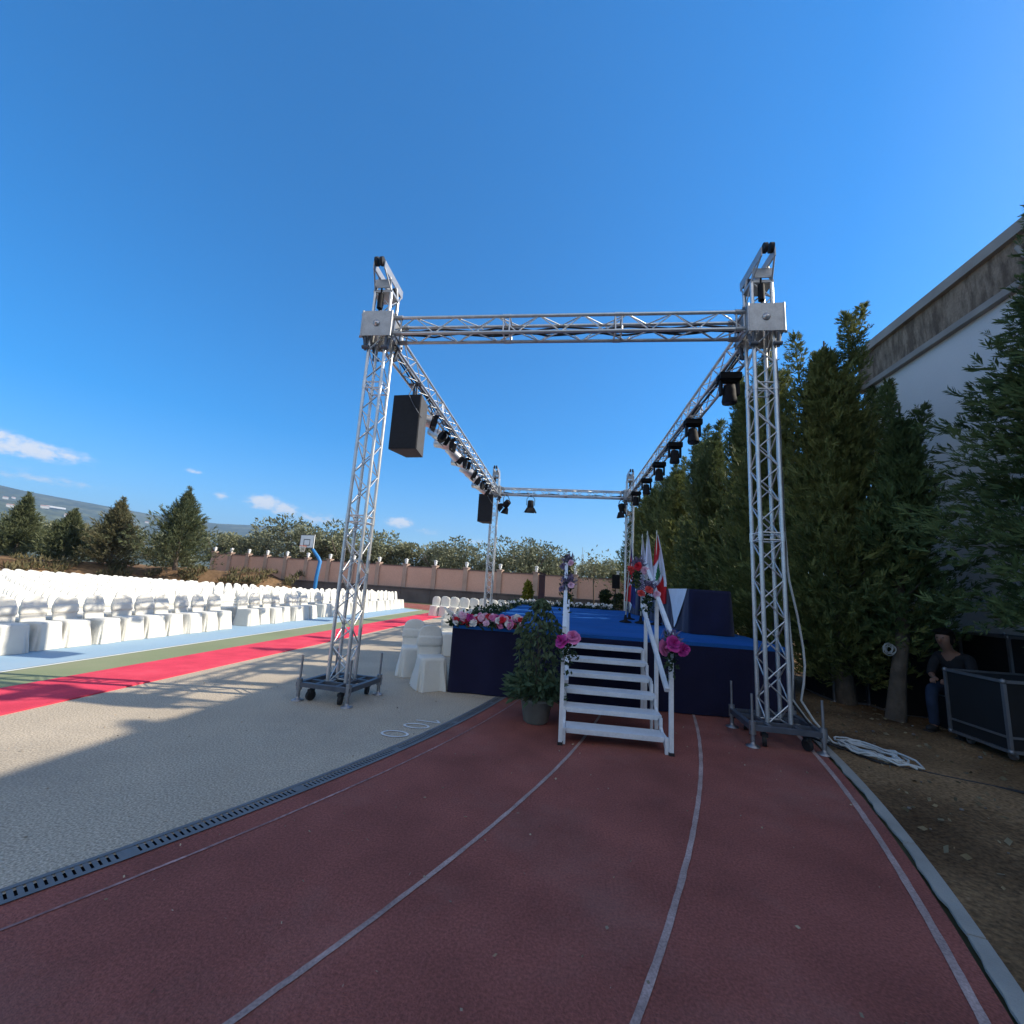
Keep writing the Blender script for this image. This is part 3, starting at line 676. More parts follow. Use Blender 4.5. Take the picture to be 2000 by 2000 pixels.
# ------------------------------------------------------------------ perimeter wall
def wall():
    t = thing('perimeter_wall', 'long pink rendered wall with stone pillars and white lanterns at the far side', 'wall')
    A, B = Vector((-32.2, 37.0, 0)), Vector((6.2, 28.6, 0)); n = 16
    d = (B-A); L = d.length; d.normalize(); ang = math.atan2(d.y, d.x); nrm = Vector((d.y, -d.x, 0))
    rot = Matrix.Rotation(ang, 3, 'Z')
    pan, cap, pl = MB(), MB(), MB()
    # spacing shrinks towards the left as in the photograph
    W = [0]
    for i in range(n): W.append(W[-1]+2.15+.05*i)
    sc_ = L/W[-1]; W = [x*sc_ for x in W]
    for i in range(n):
        s0, s1 = W[i], W[i+1]; top = 2.92-.58*(i+.5)/n
        c = A+d*(s0+s1)/2
        pan.box((c.x, c.y, (top+.9)/2), (s1-s0-.32, .18, top-.9), mtx=rot)
        pan.box((c.x-nrm.x*0, c.y, top/2), (s1-s0-.34, .14, top-.02), mtx=rot)
        cap.box((c.x, c.y, top+.03), (s1-s0-.32, .28, .07), mtx=rot)
        e = c+nrm*.28
        pl.box((e.x, e.y, .46), (s1-s0-.02, .4, 1.0), mtx=rot)
        pl.box((e.x+nrm.x*.02, e.y+nrm.y*.02, 1.0), (s1-s0-.025, .5, .08), mtx=rot)
    pan.build('panel', M['wall'], t); cap.build('coping', M['wall_cap'], t); pl.build('plinth', M['plinth'], t)
    for i in range(n+1):
        c = A+d*W[i]+nrm*.05; top = 3.06-.58*i/n
        p = MB(); p.box((c.x, c.y, top/2), (.34, .34, top), mtx=rot); p.box((c.x, c.y, top+.03), (.44, .44, .07), mtx=rot)
        po = p.build('pillar', M['wall_pillar'], t)
        q = MB(); q.box((c.x, c.y, top+.12), (.11, .11, .12), mtx=rot); q.box((c.x, c.y, top+.275), (.17, .17, .2), mtx=rot); q.box((c.x, c.y, top+.395), (.23, .23, .05), mtx=rot); q.box((c.x, c.y, top+.44), (.1, .1, .05), mtx=rot)
        q.build('lantern', M['lantern'], po)
wall()

# ------------------------------------------------------------------ white building on the right
def building():
    t = thing('white_building', 'tall white rendered building with stained concrete parapet on the right', 'building', (7, 0, 0))
    y0, y1, dp = -16, 10.8, 14
    b = MB(); b.bbox((0, y0, -.1), (dp, y1, 6.72)); b.build('wall', M['building'], t)
    b = MB(); b.bbox((-.06, y0-.05, 6.80), (dp, y1+.05, 7.56)); b.build('parapet', M['concrete'], t)
    b = MB(); b.bbox((-.11, y0-.08, 6.70), (dp-.01, y1+.08, 6.82)); b.bbox((-.15, y0-.1, 7.54), (dp+.01, y1+.1, 7.74)); b.build('moulding', M['moulding'], t)
    b = MB(); b.tube([(-.11, 6.95, 7.35), (-.12, 6.85, 7.12), (-.12, 6.62, 6.98), (-.12, 6.35, 6.9)], .035, 8); b.build('pipe', M['moulding'], t)
building()

# ------------------------------------------------------------------ stage
SX0, SX1, SY0, SY1, SZ = -1.65, 3.15, 6.66, 16.0, .97
def stage():
    t = thing('stage', 'low stage with bright blue carpet deck and navy cloth skirt', 'stage', (0, 0, 0))
    b = MB(); nx, ny = 40, 60; vs = []; rng = np.random.default_rng(5)
    for j in range(ny+1):
        for i in range(nx+1):
            x = SX0+(SX1-SX0)*i/nx; y = SY0+(SY1-SY0)*j/ny
            z = SZ+.010*math.sin(y*7.5+math.sin(x*1.1)*1.4)*math.sin(y*1.3+x*.4)*(0 < j < ny)
            vs.append((x, y, z))
    k = nx+1
    b.add(vs, [(j*k+i, j*k+i+1, (j+1)*k+i+1, (j+1)*k+i) for j in range(ny) for i in range(nx)], True)
    e = [(SX0, SY0), (SX1, SY0), (SX1, SY1), (SX0, SY1)]
    for (x0, y0), (x1, y1) in zip(e, e[1:]+e[:1]): b.add([(x0, y0, SZ), (x1, y1, SZ), (x1, y1, SZ-.05), (x0, y0, SZ-.05)], [(3, 2, 1, 0)])
    b.build('deck_carpet', M['deck'], t)
    b = MB(); P = []
    for (x0, y0), (x1, y1) in zip(e, e[1:]+e[:1]):
        n = int(math.hypot(x1-x0, y1-y0)/.05)
        nx_, ny_ = (y1-y0)/math.hypot(x1-x0, y1-y0), -(x1-x0)/math.hypot(x1-x0, y1-y0)
        for i in range(n):
            s = i/n*math.hypot(x1-x0, y1-y0); f = i/n
            am = .014*math.sin(s*9+math.sin(s*2.3)*2)+.006*math.sin(s*23)
            P.append((x0+(x1-x0)*f, y0+(y1-y0)*f, nx_, ny_, am))
    L0 = [(x+nx_*.008, y+ny_*.008, SZ-.052) for x, y, nx_, ny_, am in P]
    L1 = [(x+nx_*(.014+am*.5), y+ny_*(.014+am*.5), SZ*.5) for x, y, nx_, ny_, am in P]
    L2 = [(x+nx_*(.02+am), y+ny_*(.02+am), .012) for x, y, nx_, ny_, am in P]
    b.loops([L2, L1, L0], False, False)
    b.build('skirt', M['navy'], t)
stage()

# ------------------------------------------------------------------ white stair with handrails
def stair():
    t = thing('portable_stair', 'white metal stair of six open treads with handrails up to the blue stage', 'stair', (.0, 0, 0))
    wm = M['white_metal']
    for i in range(6):
        z = .12+.14*i; y = 4.99+.275*i
        b = MB(); b.bbox((.075, y, z), (1.085, y+.25, z+.032)); b.bbox((.08, y+.004, z-.018), (1.08, y+.022, z+.001)); b.build('tread', wm, t)
    for x in (.055, 1.105):
        b = MB()
        for i in range(6):
            z = .12+.14*i; y = 4.99+.275*i
            b.rod((x, y+.02, z+.012), (x, y+.275, z+.012), .016, sq=True)
            b.rod((x, y+.262, z-.004), (x, y+.262, z+.152), .016, sq=True) if i < 5 else None
        b.rod((x, 4.97, .0), (x, 4.97, .16), .018, sq=True)
        b.rod((x, 5.0, .05), (x, 6.36, .72), .014, sq=True)
        b.build('stringer', wm, t)
    for x, y, h_ in ((.02, 4.93, 1.18), (.02, 6.42, 1.99), (1.145, 4.95, 1.18), (1.145, 6.42, 1.99), (1.15, 5.72, 1.60)):
        b = MB(); b.rod((x, y, .012), (x, y, h_), .021, sq=True); po = b.build('post', wm, t)
        b = MB(); b.rod((x, y, 0), (x, y, .03), .027, sq=True); b.build('foot_cap', M['rubber'], po)
    for x in (.065, 1.10):
        b = MB(); b.rod((x, 6.40, 0), (x, 6.40, .84), .018, sq=True); b.build('rear_leg', wm, t)
        b = MB(); b.rod((x, 5.74, .0), (x, 5.74, .53), .016, sq=True); b.build('middle_leg', wm, t)
    for x, dz in ((.02, 0), (1.145, 0), (1.10, -.55), (.062, -.55)):
        b = MB(); b.rod((x, 4.93, 1.18+dz), (x, 6.44, 2.0+dz), .022, sq=True); b.build('handrail', wm, t)
stair()

# ------------------------------------------------------------------ flowers
def rosette(b, c, r, rnd, n=3):
    """a blossom of layered cupped petals"""
    c = Vector(c); ax = Vector((rnd.uniform(-.6, .6), -.8+rnd.uniform(-.3, .3), rnd.uniform(.1, .7))).normalized()
    u = ax.orthogonal().normalized(); v = ax.cross(u); r0 = r
    for lay in range(n):
        q = r*(1-.27*lay); m = 7-lay
        for i in range(m):
            a = 2*PI*i/m+lay*.5+rnd.uniform(-.16, .16); q = r0*(1-.27*lay)*rnd.uniform(.8, 1.1); d = u*math.cos(a)+v*math.sin(a); sd = ax.cross(d)
            w_ = q*.55; lift = r*(.12+.28*lay)
            b.add([c+ax*lift*.2, c+d*q*.45+sd*w_*.75+ax*lift*.8, c+d*q*.85+sd*w_*.8+ax*lift*1.2, c+d*q*1.02+sd*w_*.3+ax*lift*1.3, c+d*q*1.02-sd*w_*.3+ax*lift*1.3, c+d*q*.85-sd*w_*.8+ax*lift*1.2, c+d*q*.45-sd*w_*.75+ax*lift*.8], [(0, 1, 2, 3, 4, 5, 6)], True)
def leaves(n, fn, ln, rng, up=.2):
    P = np.array([fn() for _ in range(n)]); D = rng.normal(size=(n, 3))+np.array([0, 0, up]); D /= np.linalg.norm(D, axis=1)[:, None]
    L = ln*rng.uniform(.6, 1.3, n); return blades(P, D, L, L*rng.uniform(.2, .34, n), rng)
def bouquet(name, label, loc, cols, seed, plume=True, r=.085):
    rnd = random.Random(seed); rng = np.random.default_rng(seed)
    t = thing(name, label, 'flowers', loc, 0, 'flower bunches tied to the stair rails')
    b = MB(); b.quads(leaves(120, lambda: rng.normal(size=3)*np.array([.035, .035, .10])+np.array([0, 0, -.06]), .055, rng)); b.build('foliage', M['garland'], t)
    for k, cm in enumerate(cols):
        a = -PI/2+(k-(len(cols)-1)/2)*1.0
        b = MB(); rosette(b, (.115*math.cos(a), .06*math.sin(a)-.02, .02+.05*(k % 2)), r, rnd, 4); b.build('blossom', M[cm], t)
    if plume:
        P = rng.normal(size=(260, 3))*.035+np.array([.02, .03, .10]); D = rng.normal(size=(260, 3))+np.array([0, 0, .9]); D /= np.linalg.norm(D, axis=1)[:, None]; L = rng.uniform(.04, .1, 260)
        b = MB(); b.quads(blades(P, D, L, L*.09, rng)); b.build('plume', M['purple'], t)
bouquet('flower_bouquet', 'two pink roses tied to the front left stair post', (.06, 4.87, 1.03), ['magenta', 'pink'], 1, False)
bouquet('flower_bouquet', 'pink and magenta roses under a purple plume on the front right stair post', (1.13, 4.89, 1.04), ['pink', 'magenta', 'magenta'], 2)
bouquet('flower_bouquet', 'greenery and dusty flowers halfway up the left stair rail', (.03, 5.72, 1.58), ['purple', 'palepink'], 3, True, .045)
bouquet('flower_bouquet', 'dusty pink and purple flowers at the top of the left stair rail', (.03, 6.36, 1.90), ['purple', 'palepink'], 4, True, .05)
bouquet('flower_bouquet', 'coral red roses halfway up the right stair rail', (1.04, 5.70, 1.58), ['coral', 'coral', 'palepink'], 5, True, .052)
bouquet('flower_bouquet', 'red and pale pink roses at the top of the right stair rail', (1.01, 6.36, 1.90), ['coral', 'red', 'palepink'], 6, True, .062)
def front_flowers():
    rnd = random.Random(31); rng = np.random.default_rng(31)
    t = thing('flower_arrangement', 'low bed of pink, white and red flowers on the front left corner of the stage', 'flowers', (0, 0, SZ))
    b = MB(); b.quads(leaves(1500, lambda: np.array([rng.uniform(-1.72, -.62), SY0+.14+rng.normal()*.09, abs(rng.normal())*.045+.0]), .07, rng)); b.build('foliage', M['garland'], t)
    for k in range(84):
        x = -1.62+1.02*(k+rnd.uniform(-.8, .8))/84; c = rnd.choices(['palepink', 'pink', 'whitepetal', 'red', 'magenta'], [5, 3, 3, 2.2, 1.2])[0]
        b = MB(); rosette(b, (x, SY0+.05+rnd.uniform(-.13, .13), .06+rnd.uniform(-.04, .1)), rnd.uniform(.045, .066), rnd, 3); b.build('blossom', M[c], t)
    for k in range(3):
        b = MB(); x = -1.75+.03*k; b.tube([(x+.06, SY0+.25, .05), (x-.03, SY0+.2, .16), (x-.12-.02*k, SY0+.18, .24)], [.014, .016, .006], 6); b.build('blossom', M['whitepetal'], t)
front_flowers()
def garland():
    rng = np.random.default_rng(41); rnd = random.Random(41)
    def edge(label, p0, p1, n, fl):
        t = thing('flower_garland', label, 'flowers', (0, 0, SZ), 0, 'garlands along the edges of the stage')
        p0, p1 = np.array(p0), np.array(p1)
        b = MB(); b.quads(leaves(n, lambda: np.append(p0+(p1-p0)*rng.uniform(), 0)+rng.normal(size=3)*np.array([.08, .08, .0])+np.array([0, 0, abs(rng.normal())*.07]), .08, rng)); b.build('foliage', M['garland'], t)
        b = MB()
        for k in range(fl):
            p = p0+(p1-p0)*rng.uniform(); rosette(b, (p[0]+rnd.uniform(-.1, .1), p[1]+rnd.uniform(-.06, .06), .08+rnd.uniform(-.03, .1)), rnd.uniform(.035, .055), rnd, 2)
        o = b.build('blossoms', M['whitepetal'], t); o['kind'] = 'stuff'
    edge('green garland with small white flowers along the left edge of the stage', (SX0+.08, SY0+.4), (SX0+.08, SY1-.1), 2600, 45)
    edge('garland thick with white flowers along the far edge of the stage', (SX0+.1, SY1-.1), (1.7, SY1-.1), 1300, 150)
garland()
def ficus():
    rng = np.random.default_rng(51)
    t = thing('potted_plant', 'tall leafy ficus in a grey pot left of the white stair', 'plant', (-.28, 5.62, 0))
    b = MB(); b.lathe([(.125, 0), (.15, .02), (.19, .24), (.205, .25), (.205, .285), (.185, .285), (.175, .24)], n=28); b.build('pot', M['pot'], t)
    b = MB(); b.tube([(0, 0, .2), (.02, .01, .6), (-.02, .02, 1.0), (.02, 0, 1.3)], [.016, .014, .011, .005], 7); b.tube([(.03, .02, .2), (-.03, .0, .6), (.03, .0, .95), (-.01, .03, 1.2)], [.014, .012, .01, .005], 7)
    for k in range(18):
        a = rng.uniform(0, 6.28); z = rng.uniform(.45, 1.25); b.tube([(0, 0, z), (.12*math.cos(a), .12*math.sin(a), z+.08), (.2*math.cos(a), .2*math.sin(a), z+.07)], [.006, .004, .002], 5)
    b.build('stem', M['bark'], t)
    def up():
        z = rng.uniform(.36, 1.46); q = (.27 if z < 1.15 else .27*(1.56-z)/.41)*math.sqrt(rng.uniform(.1, 1)); a = rng.uniform(0, 6.28); return np.array([q*math.cos(a), q*math.sin(a), z])
    P = np.array([up() for _ in range(1250)]); D = P*np.array([2.2, 2.2, 0])+rng.normal(size=P.shape)*.45+np.array([0, 0, -.75]); D /= np.linalg.norm(D, axis=1)[:, None]
    L = rng.uniform(.05, .115, len(P)); b = MB(); b.quads(blades(P, D, L, L*.21, rng)); b.build('foliage', M['ficus'], t)
    def lo():
        a = rng.uniform(0, 6.28); q = .32*math.sqrt(rng.uniform(.05, 1)); return np.array([q*math.cos(a)-.03, q*math.sin(a)-.05, .30+.26*rng.uniform()*(1-q*.6)])
    P = np.array([lo() for _ in range(620)]); D = P*np.array([3, 3, 0])+rng.normal(size=P.shape)*.5+np.array([0, 0, .1]); D /= np.linalg.norm(D, axis=1)[:, None]
    L = rng.uniform(.07, .16, len(P)); b = MB(); b.quads(blades(P, D, L, L*.16, rng)); b.build('lower_foliage', M['ficus_var'], t)
ficus()

# ------------------------------------------------------------------ truss
TW = .127            # half the chord spacing
def lattice(b, p0, p1, half=TW, pitch=.29, rc=.025, rl=.0095, joints=(), nl=5):
    """square box truss between two points: four chords, zigzag lacing on four faces, double frames at the joints"""
    p0, p1 = Vector(p0), Vector(p1); d = p1-p0; L = d.length; d.normalize()
    a = Vector((0, 0, 1)) if abs(d.z) < .9 else Vector((0, 1, 0))
    u = d.cross(a).normalized(); w_ = d.cross(u)
    C = [(u*i+w_*j)*half for i, j in ((-1, -1), (1, -1), (1, 1), (-1, 1))]
    for c in C: b.rod(p0+c, p1+c, rc, 10)
    n = max(2, int(L/pitch)); st = L/n
    for k in range(4):
        ca, cb = C[k], C[(k+1) % 4]
        for i in range(n):
            q0, q1 = (ca, cb) if (i+k) % 2 == 0 else (cb, ca)
            b.rod(p0+d*st*i+q0, p0+d*st*(i+1)+q1, rl, nl, caps=False)
    for s in (0, L, *[x for j in joints for x in (j-.045, j+.045)]):
        for k in range(4): b.rod(p0+d*s+C[k], p0+d*s+C[(k+1) % 4], .011, 6, caps=False)
    for j in joints:
        for c in C: b.rod(p0+d*(j-.06)+c, p0+d*(j+.06)+c, rc*1.22, 10)
BZ = 5.345           # centre height of the beams
def make_tower(label, loc, brot):
    t = thing('truss_tower', label, 'truss tower', loc, 0, 'four truss towers carrying the rig')
    rot = Matrix.Rotation(brot, 3, 'Z'); h_ = .36
    b = MB()
    def bar(p, q, r=.027): b.rod(rot @ Vector(p), rot @ Vector(q), r, sq=True)
    for s in (-1, 1):
        bar((-h_-.03, s*h_, .2), (h_+.03, s*h_, .2)); bar((s*h_, -h_, .201), (s*h_, h_, .201), .030)
        bar((-h_, s*.15, .198), (h_, s*.15, .198), .024); bar((s*.15, -h_, .197), (s*.15, h_, .197), .022)
    b.build('base_frame', M['steel'], t)
    for sx in (-1, 1):
        for sy in (-1, 1):
            p = rot @ Vector((sx*(h_+.0), sy*(h_+.0), 0))
            b = MB(); b.rod((p.x, p.y, .012), (p.x, p.y, .56), .0145, 8); b.rod((p.x, p.y, .13), (p.x, p.y, .27), .036, 10); b.rod((p.x, p.y, .05), (p.x, p.y, .13), .024, 8)
            j = b.build('jack', M['zinc'], t)
            b = MB(); b.lathe([(.075, 0), (.075, .008), (.03, .02), (.02, .05)], (p.x, p.y, .001), 18); b.build('foot_plate', M['zinc'], j)
            q = rot @ Vector((sx*.22, sy*.30, 0))
            b = MB(); ax = rot @ Vector((1, .3*sx, 0)); b.rod(Vector((q.x, q.y, .065))-ax*.02, Vector((q.x, q.y, .065))+ax*.02, .062, 16); b.rod((q.x, q.y, .10), (q.x, q.y, .175), .02, 8); b.box((q.x, q.y, .12), (.06, .07, .04), mtx=rot); b.build('wheel', M['rubber'], t)
    b = MB(); lattice(b, (0, 0, .2), (0, 0, 5.92), pitch=.235, joints=(2.2, 4.2)); b.build('mast', M['alu'], t)
    # sleeve block riding on the mast
    b = MB(); q = .225; z0, z1 = 5.13, 5.53
    for s in (-1, 1):
        b.bbox((-q, s*q-.006, z0), (q, s*q+.006, z1)); b.bbox((s*q-.006, -q+.007, z0), (s*q+.006, q-.007, z1))
        for s2 in (-1, 1):
            b.rod((s*q, s2*q, z0-.005), (s*q, s2*q, z1+.005), .016, 8); b.rod((s*q, s2*.0, z0-.03), (s*q, 0, z0-.01), .02, 8)
            b.rod((s*(q+.02), s2*.17, z1-.02), (s*(q+.05), s2*.17, z1-.02), .02, 8); b.rod((s*(q+.02), s2*.17, z0+.02), (s*(q+.05), s2*.17, z0+.02), .02, 8)
    b.bbox((-q+.01, -q+.01, z1-.03), (-.15, q-.01, z1-.02)); b.bbox((.15, -q+.01, z1-.03), (q-.01, q-.01, z1-.02))
    sb = b.build('sleeve_block', M['alu_plate'], t)
    b = MB(); b.lathe([(.05, 0), (.05, .012), (.028, .02), (.012, .035)], (0, -q-.008, 5.33), 14, Matrix.Rotation(PI/2, 3, 'X')); b.build('hook_eye', M['silver'], sb)
    b = MB()      # guide rollers and brackets under the sleeve
    for s in (-1, 1):
        for s2 in (-1, 1):
            b.rod((s*.16, s2*.2, 5.12), (s*.16, s2*.165, 4.93), .022, 8); b.rod((s*.2, s2*.16, 5.12), (s*.165, s2*.16, 4.95), .02, 8); b.rod((s*.1, s2*.185, 4.97), (s*.2, s2*.185, 4.97), .03, 10)
    b.build('guide_roller', M['steel'], sb)
    # head with pulleys
    b = MB()
    for s in (-1, 1):
        b.bbox((s*.085-.008, -.36, 6.14), (s*.085+.008, .36, 6.27)); b.rod((s*.127, -.13, 5.9), (s*.085, -.13, 6.16), .018, 8); b.rod((s*.127, .13, 5.9), (s*.085, .13, 6.16), .018, 8)
        b.rod((s*.085, -.34, 6.16), (s*.127, -.14, 5.92), .012, 8); b.rod((s*.085, .34, 6.16), (s*.127, .14, 5.92), .012, 8)
    b.bbox((-.15, -.15, 5.90), (.15, .15, 5.94)); b.bbox((-.13, -.17, 5.96), (.13, -.155, 6.1))
    hb = b.build('head_block', M['alu_plate'], t)
    for y in (-.35, .35):
        for s in (-1, 1):
            b = MB(); b.rod((s*.04-.022, y, 6.26), (s*.04+.022, y, 6.26), .068, 18); b.build('pulley', M['rubber'], hb)
    b = MB(); b.rod((-.02, -.155, 5.62), (-.02, -.155, 5.86), .042, 10); b.rod((-.02, -.155, 5.5), (-.02, -.155, 6.1), .012, 6); b.build('hoist_chain', M['black'], t)
    return t
TL, TR, TYF, TYB = -2.92, 2.53, 5.85, 17.1
make_tower('silver truss tower at the front left on a wheeled steel base, standing in sunlight', (TL, TYF, 0), -.13)
make_tower('silver truss tower at the front right corner, beside the stair and the dirt', (TR, TYF, 0), -.05)
make_tower('silver truss tower at the back left, behind the stage near the far chairs', (TL, TYB, 0), .03)
make_tower('silver truss tower at the back right, behind the flags', (TR-.12, TYB, 0), -.02)
def beam(label, p0, p1, joints, cable=None):
    p0, p1 = Vector(p0), Vector(p1); mid = (p0+p1)/2
    t = thing('truss_beam', label, 'truss beam', mid, 0, 'horizontal truss beams of the rig')
    b = MB(); lattice(b, p0-mid, p1-mid, joints=joints, pitch=.3); b.build('lattice', M['alu'], t)
    d = (p1-p0).normalized()
    for s, p in ((1, p0-mid), (-1, p1-mid)):
        b = MB()
        a = Vector((0, 0, 1)); u = d.cross(a)
        for i in (-1, 1):
            for j in (-1, 1): b.rod(p+u*i*TW+a*j*TW-d*s*.03, p+u*i*TW+a*j*TW+d*s*.12, .036, 10)
            b.rod(p+u*i*TW-a*TW+d*s*.1, p+u*i*TW+a*TW+d*s*.1, .014, 6)
        b.build('end_connector', M['alu_plate'], t)
    if cable:
        rnd = random.Random(9); b = MB(); u = d.cross(Vector((0, 0, 1)))
        for k in range(cable):
            pts = []
            n = 26; q = rnd.uniform(-.06, .06); z = rnd.uniform(-.01, .05)
            for i in range(n+1): pts.append(p0-mid+(p1-p0)*(i/n)+u*q+Vector((0, 0, z-TW+.06+.02*math.sin(i*1.3+k)+rnd.uniform(-.012, .012))))
            b.tube(pts, .014, 6)
        b.build('cable_bundle', M['cable_black'], t)
g_ = .24
beam('front truss beam spanning the two near towers, black cables inside', (TL+g_, TYF, BZ), (TR-g_, TYF, BZ), (1.7, 3.3), 4)
beam('back truss beam spanning the two far towers', (TL+g_, TYB, BZ), (TR-.12-g_, TYB, BZ), (2.6,), 2)
beam('left truss beam running back with silver can lights and two loudspeakers', (TL, TYF+g_, BZ), (TL, TYB-g_, BZ), (2.7, 5.4, 8.1), 3)
beam('right truss beam running back with black moving lights', (TR, TYF+g_, BZ), (TR-.12, TYB-g_, BZ), (2.7, 5.4, 8.1), 3)
# power cables hanging down the right tower
for k, (off, mm, lab, bow) in enumerate((((.16, -.10), 'cable_black', 'black power cable strapped to the outer leg of the front right tower', .0), ((.20, -.02), 'cable_white', 'pale cable bowing outwards beside the front right tower', .16), ((.19, .05), 'cable_white', 'pale cable hanging straight behind the outer leg of the front right tower', .07))):
    pts = []
    for i in range(26):
        t_ = i/25; z = 5.05-(4.98)*t_
        bw = bow*math.exp(-((z-.95)/.75)**2)
        pts.append((TR+off[0]+bw+(.32*max(0, t_-.93)/.07), TYF+off[1]-.1*max(0, t_-.93)/.07+.01*math.sin(i*1.7), max(.02, z)))
    pts += [(pts[-1][0]+.2, pts[-1][1]-.05, .02), (pts[-1][0]+.45, pts[-1][1]-.12, .02)]
    b = MB(); b.tube(pts, .013, 7); tag(b.build('hanging_cable', M[mm]), lab, 'cable', 'cables hanging down the front right tower')

# ------------------------------------------------------------------ lights and loudspeakers on the rig
def moving_light(label, y, head_rot):
    x = TR+(-.12)*(y-TYF)/(TYB-TYF)
    t = thing('moving_light', label, 'stage light', (x, y, BZ-TW-.03), 0, 'black moving lights under the right beam')
    b = MB(); b.bbox((-.19, -.13, -.13), (.19, .13, -.01)); b.bbox((-.21, -.05, -.115), (.21, .05, -.03)); b.build('base', M['black'], t)
    b = MB()
    for s in (-1, 1): b.rod((s*.13, 0, -.01), (s*.13, 0, .05), .022, 8)
    b.build('clamp', M['steel'], t)
    RET = t
    b = MB(); b.bbox((-.15, -.05, -.17), (.15, .05, -.13))
    for s in (-1, 1): b.bbox((s*.15-.022, -.05, -.42), (s*.15+.022, .05, -.13))
    b.build('yoke', M['black'], t)
    b = MB(); m = Matrix.Rotation(head_rot, 3, 'X')
    b.lathe([(.05, .17), (.10, .15), (.115, .04), (.12, -.06), (.135, -.15), (.125, -.20)], (0, 0, -.38), 18, m); hd = b.build('head', M['black'], t)
    b = MB(); b.lathe([(.1, 0), (.09, -.012), (.02, -.02)], tuple(m @ Vector((0, 0, -.2))+Vector((0, 0, -.38))), 18, m); b.build('lens', M['lens'], hd)
    return RET
for k, (y, rr) in enumerate(((6.95, .05), (8.9, -.15), (10.35, .1), (12.0, .0), (13.8, -.1), (15.7, .1))):
    o_ = moving_light(f'black moving light hanging under the right beam, {ORD[k]} from the front', y, rr); o_.scale = (.86,)*3; o_.location.z += .0
def par_can(label, y, tilt, side):
    t = thing('par_light', label, 'stage light', (TL, y, BZ-TW-.03), 0, 'silver can lights under the left beam')
    m = Matrix.Rotation(tilt, 3, 'Y') @ Matrix.Rotation(side, 3, 'X')
    c = Vector((-.06, 0, -.30))
    b = MB(); b.lathe([(.06, .30), (.10, .28), (.105, .12), (.125, .08), (.13, -.10)], tuple(c), 18, m); bd = b.build('can', M['silver'], t)
    b = MB(); b.lathe([(.135, -.10), (.138, -.125), (.128, -.13)], tuple(c), 18, m)
    for a in range(4):
        q = Matrix.Rotation(a*PI/2, 3, 'Z'); p = [q @ Vector(v) for v in ((-.12, .13, -.13), (.12, .13, -.13), (.1, .16, -.22), (-.1, .16, -.22))]
        b.add([m @ v+c for v in p]+[m @ (v+q @ Vector((0, .006, 0)))+c for v in p], [(0, 1, 2, 3), (7, 6, 5, 4), (0, 4, 5, 1), (2, 6, 7, 3)])
    b.build('barn_door', M['black'], bd)
    b = MB(); b.lathe([(.118, -.085), (.1, -.095), (.02, -.1)], tuple(c), 16, m); b.build('lens', M['lens'], bd)
    b = MB()
    for s in (-1, 1): b.tube([c+Vector((0, s*.135, 0)), (0, s*.135, -.05), (0, s*.07, -.02)], .012, 6)
    b.rod((0, -.08, -.02), (0, .08, -.02), .014, 6); b.rod((0, 0, -.02), (0, 0, .05), .024, 8); b.build('yoke', M['steel'], t)
for k, y in enumerate((8.35, 9.25, 9.9, 10.8, 11.5, 12.5, 13.2, 14.2, 14.9)):
    par_can(f'silver can light with black barn doors under the left beam, {ORD[k]} from the front', y, (-1.35, -1.05, -1.5, -.9, -1.4, -1.2, -1.0, -1.45, -1.1)[k], (.35, -.3, .1, .6, -.15, .45, .2, -.4, .3)[k])
def fresnel(label, x, tilt, yaw):
    t = thing('fresnel_light', label, 'stage light', (x, TYB, BZ-TW-.04), yaw, 'black lights under the back beam')
    m = Matrix.Rotation(tilt, 3, 'X'); c = Vector((0, 0, -.36))
    b = MB(); b.lathe([(.08, .2), (.12, .17), (.13, 0), (.135, -.1)], tuple(c), 16, m); bd = b.build('body', M['black'], t)
    b = MB()
    for a in range(4):
        q = Matrix.Rotation(a*PI/2, 3, 'Z'); p = [q @ Vector(v) for v in ((-.12, .135, -.1), (.12, .135, -.1), (.2, .235, -.3), (-.2, .235, -.3))]
        b.add([m @ v+c for v in p]+[m @ (v+q @ Vector((0, .008, 0)))+c for v in p], [(0, 1, 2, 3), (7, 6, 5, 4), (0, 4, 5, 1), (2, 6, 7, 3)])
    b.build('barn_door', M['black'], bd)
    b = MB()
    for s in (-1, 1): b.tube([c+Vector((s*.16, 0, 0)), (s*.16, 0, -.12), (s*.1, 0, -.02), (0, 0, .0)], .014, 6)
    b.rod((0, 0, -.02), (0, 0, .06), .03, 8); b.build('yoke', M['steel'], t)
fresnel('black lamp with barn doors turned sideways at the left end of the back beam', -2.45, .9, .9)
fresnel('black lamp with barn doors pointing down under the back beam', -1.46, .12, .2)
fresnel('black lamp with barn doors at the right end of the back beam', 2.12, .5, -.8)
def speaker_box(b, wd, dp, hh, taper):
    wb = wd*taper
    L = [[(-wd/2, -dp/2, z), (wd/2, -dp/2, z), (wb/2, dp/2, z), (-wb/2, dp/2, z)] for z in (-hh/2, hh/2)]
    b.loops(L, smooth=False)
